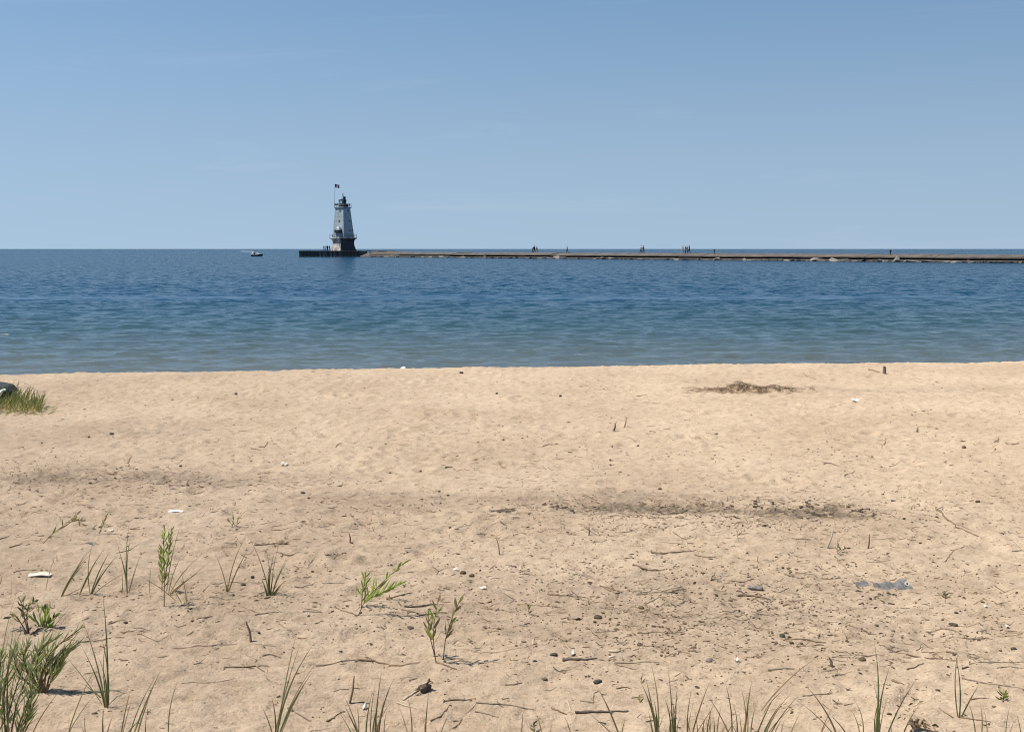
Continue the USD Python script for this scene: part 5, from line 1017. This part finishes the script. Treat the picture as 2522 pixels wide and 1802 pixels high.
# ------------------------------------------------------------------ stones and other single finds: (photo px, width px, height px, tone, label)
ico2, ico1 = trimesh.creation.icosphere(2), trimesh.creation.icosphere(1)
def stone_at(px, py, w, h, rd, seed, sub=ico2, rough=0.28, sink=0.25, chip=False):
    b = ground(px, py); s_ = b[1] / F; k = rd.choice([0.9, 1.0, 1.5, 2.0]) if chip else 1.0
    return rock(b[0], b[1] + w * s_ * 0.2, b[2] + h * s_ * (0.5 - sink), w * s_ / 2 * k, w * s_ * rd.uniform(0.3, 0.45) / (k if k > 1.2 else 1), h * s_ * 0.55, rd.uniform(-1.3, 1.3) if chip else rd.uniform(-.5, .5), rd.uniform(-.15, .15), seed, sub, rough)
for i, (c, x, y, w, h, tone, label) in enumerate((
        ('F', 2097, 440, 10, 9, 'dark', 'round black stone alone on the upper sand at the left'), ('F', 990, 796, 15, 9, 'dark', 'lumpy dark stone at the left, larger of two'), ('F', 790, 828, 8, 6, 'dark', 'small dark stone at the left, smaller of two'),
        ('F', 1605, 1082, 9, 8, 'dark', 'round dark stone at the top of the left grey patch'), ('F', 1530, 490, 9, 5, 'brown', 'small brown stone left of the round black one'), ('F', 800, 1232, 12, 7, 'dark', 'dark stone inside the left grey patch'),
        ('F', 1668, 1250, 10, 7, 'dark', 'dark stone below the left grey patch'), ('F', 368, 872, 6, 5, 'brown', 'tiny brown stone left of the pair of dark stones'), ('G', 1935, 248, 11, 9, 'dark', 'dark lump right on the sand crest near the gull'),
        ('G', 1570, 1122, 9, 6, 'brown', 'brown stone left of the short dark stick'), ('G', 1300, 1138, 9, 5, 'brown', 'flat brown stone above the middle of the drift line'), ('G', 1815, 1338, 9, 6, 'dark', 'dark stone left of the drift line'),
        ('G', 525, 1318, 15, 7, 'dark', 'long dark stone left of centre on the middle sand'), ('G', 578, 1365, 8, 7, 'dark', 'small dark stone below the long dark one'), ('G', 690, 1392, 8, 6, 'brown', 'small brown stone right of the small dark one'), ('G', 2250, 434, 9, 6, 'green', 'greenish stone near the water, middle'),
        ('H', 650, 457, 9, 7, 'dark', 'dark stone on the upper sand right of centre'), ('H', 1095, 1028, 8, 7, 'dark', 'dark stone, upper of two one above the other'), ('H', 1093, 1067, 5, 5, 'dark', 'dark stone, lower of two one above the other'), ('H', 1535, 1274, 13, 8, 'brown', 'brown stone above the drift line'),
        ('H', 1340, 898, 8, 6, 'brown', 'brown stone on the upper sand below the upright stalks'), ('H', 145, 835, 7, 7, 'brown', 'brown stone on the upper sand in the middle'), ('I', 1810, 800, 14, 12, 'tan', 'tan rounded stone on the upper sand at the right'), ('I', 1920, 1222, 11, 8, 'dark', 'dark stone above the curved brown stick'),
        ('I', 1345, 1350, 9, 7, 'dark', 'dark stone right of the drift line end'), ('I', 1595, 652, 8, 4, 'dark', 'small flat dark stone on the upper right sand'),
        ('C', 918, 576, 19, 12, 'dark', 'dark stone in the middle foreground, left one of two'), ('C', 975, 592, 18, 12, 'brown', 'brown stone in the middle foreground, right one of two'), ('B', 328, 604, 13, 12, 'dark', 'round black stone left of the spiky tuft'), ('B', 265, 650, 15, 6, 'dark', 'flat dark stone left of the spiky tuft'),
        ('B', 372, 972, 10, 9, 'dark', 'small round dark stone above the dark straight stick'), ('D', 1520, 682, 48, 16, 'grey', 'grey-brown patterned stone, largest at the right'), ('D', 466, 870, 27, 12, 'dark', 'black charred lump right of the tiny seedling'), ('D', 445, 900, 11, 8, 'dark', 'small black chip under the charred lump'),
        ('D', 172, 1118, 24, 10, 'green', 'flat olive stone left of the charcoal-grey stick'), ('D', 45, 1160, 13, 6, 'green', 'small flat olive stone below the larger olive one'), ('D', 466, 1302, 26, 14, 'green', 'large mottled olive stone near the bottom, right of centre'), ('D', 755, 810, 19, 10, 'brown', 'round brown stone in the middle right foreground'),
        ('D', 1206, 1158, 22, 11, 'grey', 'grey pointed stone in a hollow at the right'), ('D', 745, 1052, 18, 13, 'brown', 'brown knobbly stone above the pale chips'), ('E', 94, 992, 18, 11, 'green', 'large dark stone, left of a row of stones at the right'), ('E', 140, 1000, 10, 8, 'dark', 'dark stone, right of the large one in the row'),
        ('E', 158, 1045, 12, 8, 'dark', 'black stone below the row of stones'), ('E', 222, 1042, 12, 7, 'dark', 'dark flat stone right of the black one'), ('E', 628, 1152, 21, 14, 'brown', 'chunky brown stone at the tip of the curving blade'), ('E', 98, 538, 9, 8, 'brown', 'brown stone next to the tiny seedling at the right'),
        ('E', 1635, 1076, 17, 8, 'green', 'olive stone at the right edge'), ('E', 1198, 1194, 8, 8, 'dark', 'round dark stone left of the three-bladed sprout'), ('E', 738, 742, 10, 8, 'brown', 'brown stone below the blue-grey fabric'), ('E', 1235, 920, 26, 9, 'dark', 'long dark stone at the right, above the long thin twig'),
        ('E', 1252, 836, 12, 7, 'dark', 'dark stone above the long dark one'), ('E', 1160, 886, 8, 8, 'brown', 'brown stone left of the long dark one'), ('E', 1392, 102, 11, 8, 'dark', 'round dark stone above the lone curved stick'), ('C', 572, 934, 20, 8, 'dark', 'dark flat stone right of the shadow of the bright willow sprout'),
        ('D', 110, 1278, 19, 9, 'brown', 'brown wedge-shaped stone right of the long thin stick'), ('D', 1110, 620, 10, 9, 'dark', 'dark stone in the pebble field above the patterned stone'), ('E', 1128, 1352, 16, 8, 'brown', 'brown clod above the three-bladed sprout'), ('E', 1400, 100, 6, 6, 'dark', 'small dark stone touching the round one above the curved stick'))):
    px, py = crop(c, x, y)
    obj('stone', stone_at(px, py, w * 0.86, h * 0.8, rnd, 500 + i), 'stone_' + tone, smooth=35, label=label, cat='stone', group='stones on the sand')

# white scraps and chips
def scrap(px, py, w, h, name, label, cat, matn='bleached', curl=0.6, seed=0):
    b = ground(px, py); s_ = b[1] / F; n = 9; W_, D2 = w * s_, max(h * s_ * 1.9, w * s_ * 0.25)
    xs = np.linspace(-0.5, 0.5, n); ysn = np.linspace(-0.5, 0.5, 4); gx2, gy2 = np.meshgrid(xs, ysn)
    z = h * s_ * (0.35 + curl * 0.5 * np.sin(gx2 * 7 + seed) + 0.45 * (gy2 + 0.5)) + h * s_ * 0.4 * pn(gx2 * 3 + seed, gy2 * 3, 7)
    edge = 1 + 0.35 * pn(gx2 * 2 + seed, gy2 * 0 + seed, 4)
    v, f = grid(gx2 * W_, gy2 * D2 * edge, z); v2 = v - [0, 0, 0.0025]
    rim = [0, n - 1, 4 * n - 1, 3 * n]
    loop = list(range(n)) + [n * r + n - 1 for r in range(1, 4)] + list(range(4 * n - 2, 3 * n - 1, -1)) + [2 * n, n]
    N = len(v); sd = np.array([[loop[i], loop[(i + 1) % len(loop)], loop[(i + 1) % len(loop)] + N, loop[i] + N] for i in range(len(loop))])
    v, f = join([(np.vstack([v, v2]), np.vstack([f, f[:, ::-1] + N, sd[:, ::-1]]))])
    obj(name, (v + [b[0], b[1], b[2] + 0.004], f), matn, smooth=40, label=label, cat=cat)
scrap(*crop('A', 265, 588), 56, 7, 'driftwood_chip', 'long white bleached driftwood piece at the left', 'driftwood', seed=1)
scrap(*crop('A', 1170, 165), 36, 4, 'plastic_scrap', 'flat white scrap of plastic on the upper foreground sand', 'litter', 'boat_white', 0.3, 2)
scrap(*crop('G', 362, 1068), 16, 7, 'shell', 'small white shell fragment on the smooth sand, left of centre', 'shell', seed=3)
scrap(*crop('I', 965, 442), 15, 7, 'plastic_scrap', 'white scrap right of the wrack heap', 'litter', 'boat_white', 0.4, 4)
scrap(*crop('A', 735, 292), 13, 4, 'shell', 'tiny white shell bit left of the tall leafy sprout', 'shell', seed=5)
scrap(*crop('C', 1048, 676), 18, 5, 'driftwood_chip', 'short bleached chip above the two-stemmed sprout', 'driftwood', seed=6)
scrap(*crop('C', 870, 552), 14, 5, 'shell', 'white shell bit left of the two middle stones', 'shell', seed=7)
scrap(*crop('E', 1445, 796), 8, 4, 'shell', 'white speck of shell at the right', 'shell', seed=8)
scrap(*crop('E', 1588, 930), 7, 5, 'shell', 'white shell speck near the right edge', 'shell', seed=9)
scrap(*crop('B', 695, 848), 6, 5, 'shell', 'round white shell bit beside the bark strip', 'shell', seed=10)
scrap(*crop('D', 1385, 1156), 10, 6, 'shell', 'white shell bit right of the grey pointed stone', 'shell', seed=11)
scrap(*crop('D', 295, 1112), 10, 9, 'shell', 'white shell standing left of the charcoal-grey stick', 'shell', seed=12)
scrap(*crop('B', 1072, 1470), 12, 9, 'shell', 'ribbed white shell among the blades under the two-stemmed sprout', 'shell', seed=13)

# husk with pale stick, curled leaves, half-buried fabric
b = ground(*crop('C', 665, 1362)); hk = thing('seed_husk', 'dark dry husk lying under a pale forked stick, bottom centre', 'husk', b)
obj('shell', (lambda m: (m[0], m[1]))(rock(0, 0.01, 0.013, 0.024, 0.02, 0.017, 0.4, 0.1, 901, ico2, 0.4)), 'stone_dark', hk, smooth=True)
obj('beak_tip', tube([(0.006, 0.0, 0.024), (0.014, 0.004, 0.042), (0.017, 0.006, 0.052)], [0.009, 0.006, 0.0025], 7), 'wood_dark', hk, smooth=True)
for k in range(3): obj('bract', ribbon((0.0, 0, 0.02), (-0.03 - 0.008 * k, -0.012 * k, 0.012), 0.012, 0.1, n=5, shape='leaf', rd=rnd)[0], 'wood_grey', hk, smooth=True)
b = ground(*crop('E', 1015, 1612)); lf = thing('dry_leaves', 'curled reddish-brown dry leaf cluster at the bottom right edge', 'leaves', b)
for k in range(16):
    a = rnd.uniform(0, 6.28); o = np.array([rnd.uniform(-.035, .035), rnd.uniform(-.02, .02), rnd.uniform(.004, .012)])
    m, tt = ribbon(o, o + np.array([math.cos(a) * 0.03, math.sin(a) * 0.02, rnd.uniform(0.005, 0.028)]), rnd.uniform(0.010, 0.02), 0.25, 0.8, 6, 'leaf', rd=rnd)
    obj('leaf', m, rnd.choice(['wood_brown', 'stone_brown', 'wrack']), lf, smooth=True)
a, b2 = ground(*crop('E', 590, 662)), ground(*crop('E', 920, 650)); mid = (a + b2) / 2; L = b2[0] - a[0]
fa = thing('fabric_strip', 'half-buried strip of blue-grey fabric in the sand at the right', 'fabric', mid)
gx2, gy2 = np.meshgrid(np.linspace(-0.5, 0.5, 46), np.linspace(-0.5, 0.5, 12))
dep = 0.085 * (0.55 + 0.6 * (gx2 + 0.5)) * (1 + 0.5 * pn(gx2 * 6, gy2 * 0, 3))
fy = gy2 * dep * 1.5 + 0.02 * pn(gx2 * 5, gx2 * 0 + 2, 5)
fz = sand_z(gx2 * L + mid[0], fy + mid[1]) - mid[2] - 0.007 + 0.032 * np.clip(0.55 + pn(gx2 * 7, gy2 * 1.5, 15) + 0.55 * gx2, -0.6, 1.2) * np.clip(1.1 - (2 * gy2) ** 2, -0.4, 1)
v, f = grid(gx2 * L, fy, fz)
obj('cloth', join([(v, f), (v - [0, 0, 0.003], f[:, ::-1])]), 'fabric_blue_grey', fa, smooth=True)
q = b2 - mid + np.array([-0.012, -0.035, 0.020])
an = trimesh.creation.annulus(0.006, 0.012, 0.004, sections=16); an.apply_transform(trimesh.geometry.align_vectors([0, 0, 1], [0.1, -0.8, 0.6])); an.apply_translation(q)
obj('eyelet', (np.array(an.vertices), np.array(an.faces)), 'bleached', fa, smooth=30, label='pale round eyelet at the right end')

# drift line: dark chunks of rotten wood and debris along the step
rnd = random.Random(5)
for i, (c, x, y, w, h) in enumerate((('H', 570, 1445, 30, 9), ('H', 640, 1432, 22, 7), ('H', 770, 1467, 32, 9), ('H', 690, 1440, 16, 6), ('H', 985, 1425, 14, 6), ('H', 1535, 1430, 20, 7), ('H', 1755, 1470, 26, 9), ('H', 1690, 1455, 16, 6), ('H', 100, 1472, 60, 6), ('H', 190, 1462, 34, 5),
        ('I', 180, 1252, 20, 10), ('I', 262, 1246, 28, 14), ('I', 335, 1272, 18, 8), ('I', 470, 1270, 14, 6), ('I', 545, 1322, 24, 12), ('I', 640, 1250, 26, 10), ('I', 700, 1262, 18, 8), ('I', 690, 1322, 32, 12), ('I', 745, 1305, 22, 9), ('I', 610, 1300, 18, 8), ('I', 580, 1235, 20, 7),
        ('I', 930, 1285, 18, 9), ('I', 985, 1290, 16, 10), ('I', 1040, 1292, 18, 11), ('I', 1110, 1310, 16, 9), ('I', 30, 1335, 16, 7), ('I', 260, 1390, 14, 9), ('H', 1560, 1455, 14, 6), ('H', 1900, 1425, 16, 6), ('H', 2050, 1410, 14, 5), ('H', 430, 1455, 14, 5), ('I', 420, 1240, 14, 6))):
    px, py = crop(c, x, y)
    for k in range(5):
        obj('wood_chunk', stone_at(px + rnd.gauss(0, w * 0.5), py + rnd.gauss(0, h * 0.45), w * rnd.uniform(0.18, 0.5), h * rnd.uniform(0.28, 0.55), rnd, 700 + i * 5 + k, ico1, 0.85, 0.32, True), rnd.choice(['drift_dark', 'drift_dark', 'stone_dark']), smooth=False, label='dark rotten wood chunk in the drift line, ' + (zn := zone(px, ((1330, 'thin left end'), (1560, 'left part'), (1760, 'middle part'), (1900, 'around the white curved stalk'), (2060, 'thickest part right of the white stalk'), (9999, 'right end')))), cat='driftwood', group='dark chunks in the drift line, ' + zn)

# pebbles, twigs and straw scattered over the beach
def scatter(n, rd):
    """Spots (px, py, big) in the pebbly parts of the beach."""
    out = []
    while len(out) < n:
        k = rd.random()
        if k < 0.50: px, py = rd.gauss(1850, 420), rd.gauss(1500, 95)
        elif k < 0.66: px, py = rd.gauss(820, 420), rd.gauss(1430, 95)
        elif k < 0.76: px, py = rd.gauss(1750, 300), rd.gauss(1262, 24)
        elif k < 0.82: px, py = rd.gauss(330, 250), rd.gauss(1182, 22)
        elif k < 0.93: px, py = rd.uniform(-150, 2670), rd.uniform(1240, 1830)
        else: px, py = rd.uniform(-150, 2670), rd.uniform(930, 1300)
        if -200 < px < 2720 and 925 < py < 1850:
            if rd.random() < 0.45 and out:                    # they lie in loose rows and families
                ox, oy = out[rd.randrange(max(0, len(out) - 40), len(out))]; px, py = ox + rd.gauss(0, 28), oy + rd.gauss(0, 5)
                if not (925 < py < 1850): continue
            out.append((px, py))
    return out
def place(px, py):
    if py < 1330: return 'on the smoother sand around the drift line'
    if py < 1490: return zone(px, ((700, 'among the left grass clumps'), (1250, 'around the bright willow sprout'), (1850, 'in the middle above the patterned stone'), (9999, 'around the blue-grey fabric')))
    return zone(px, ((600, 'around the white-footed grass clump'), (1150, 'around the two-stemmed sprout'), (1500, 'left of the charcoal-grey stick'), (1800, 'in the pebble field by the pale chips'), (2150, 'above the wide grass clump'), (9999, 'near the three-bladed sprout')))
rnd = random.Random(9)
spots = scatter(5200, rnd) + [(rnd.uniform(-150, 2670), 922 + 400 * rnd.random() ** 0.8) for _ in range(900)]
sized = []
for px, py in spots:
    w = rnd.uniform(3.2, 7.2) * (1.6 if rnd.random() < 0.14 else 1.0) * (0.5 + 0.5 * (py - 900) / 750)
    sized.append((w, px, py))
sized.sort(reverse=True)
parts = {'stone_brown': [], 'stone_dark': [], 'stone_tan': []}
for i, (w, px, py) in enumerate(sized):
    tone = rnd.choices(['stone_brown', 'stone_dark', 'stone_tan'], [0.55, 0.3, 0.15])[0]
    m = stone_at(px, py, w, w * rnd.uniform(0.3, 0.62), rnd, 1000 + i, ico1, 0.62, rnd.uniform(0.2, 0.5), True)
    if i < 260:
        obj('pebble', m, tone, smooth=False, label=f'small {(tn := tone[6:])} pebble loose on the sand, ' + (zn := place(px, py)), cat='pebble', group=f'{tn} pebbles {zn}')
    else: parts[tone].append(m)
for tone, ms in parts.items():
    obj('gravel', join(ms), tone, smooth=False, kind='stuff', cat='gravel', label={'stone_brown': 'brown small gravel strewn over the sand', 'stone_dark': 'blackish small gravel strewn over the sand', 'stone_tan': 'tan small gravel strewn over the sand'}[tone])
rnd = random.Random(19)
tp = {WB: [], WG: [], ST: [], WD: [], WP: []}
more = [(rnd.uniform(-150, 2670), 925 + 420 * rnd.random() ** 0.8) for _ in range(2300)] + [(rnd.gauss(1760, 260), rnd.gauss(1260, 16)) for _ in range(500)] + [(rnd.gauss(330, 230), rnd.gauss(1180, 18)) for _ in range(250)]
for i, (px, py) in enumerate(scatter(1500, rnd) + more):
    g = ground(px, py); k = 0.4 + 0.6 * (py - 900) / 800
    a = rnd.uniform(0, 3.1416) if rnd.random() < 0.5 else rnd.gauss(0, 0.4); L = rnd.uniform(0.010, 0.048) * (3.0 if rnd.random() < 0.10 else 1); r = rnd.uniform(0.0008, 0.0021)
    d = np.array([math.cos(a), math.sin(a), 0]) * L; bend = rnd.gauss(0, 0.07) * L; nrm = np.array([-d[1], d[0], 0]) / L
    P_ = np.array([g - d / 2, g + nrm * bend, g + d / 2]); P_[:, 2] = sand_z(P_[:, 0], P_[:, 1]) + r * 0.9
    P_[rnd.choice([0, 2]), 2] += L * rnd.choice([0, 0, 0.1, 0.35])
    tone = rnd.choices([WB, WG, ST, WD, WP], [0.4, 0.2, 0.2, 0.12, 0.08])[0]
    m = tube(P_, [r * 1.1, r, r * 0.5], 4, True)
    if i < 150 and py > 1300:
        obj('twig', m, tone, label=f'short {(tn := dict(wood_brown="brown", wood_grey="grey", straw="straw-coloured", wood_dark="blackish", wood_pale="bleached")[tone])} loose twig, ' + (zn := place(px, py)), cat='twig', group=f'{tn} loose twigs {zn}')
    else: tp[tone].append(m)
for tone, ms in tp.items():
    obj('plant_litter', join(ms), tone, kind='stuff', cat='litter', label={WB: 'brown', WG: 'grey', ST: 'straw-coloured', WD: 'blackish', WP: 'bleached'}[tone] + ' bits of dry plant litter strewn over the sand')
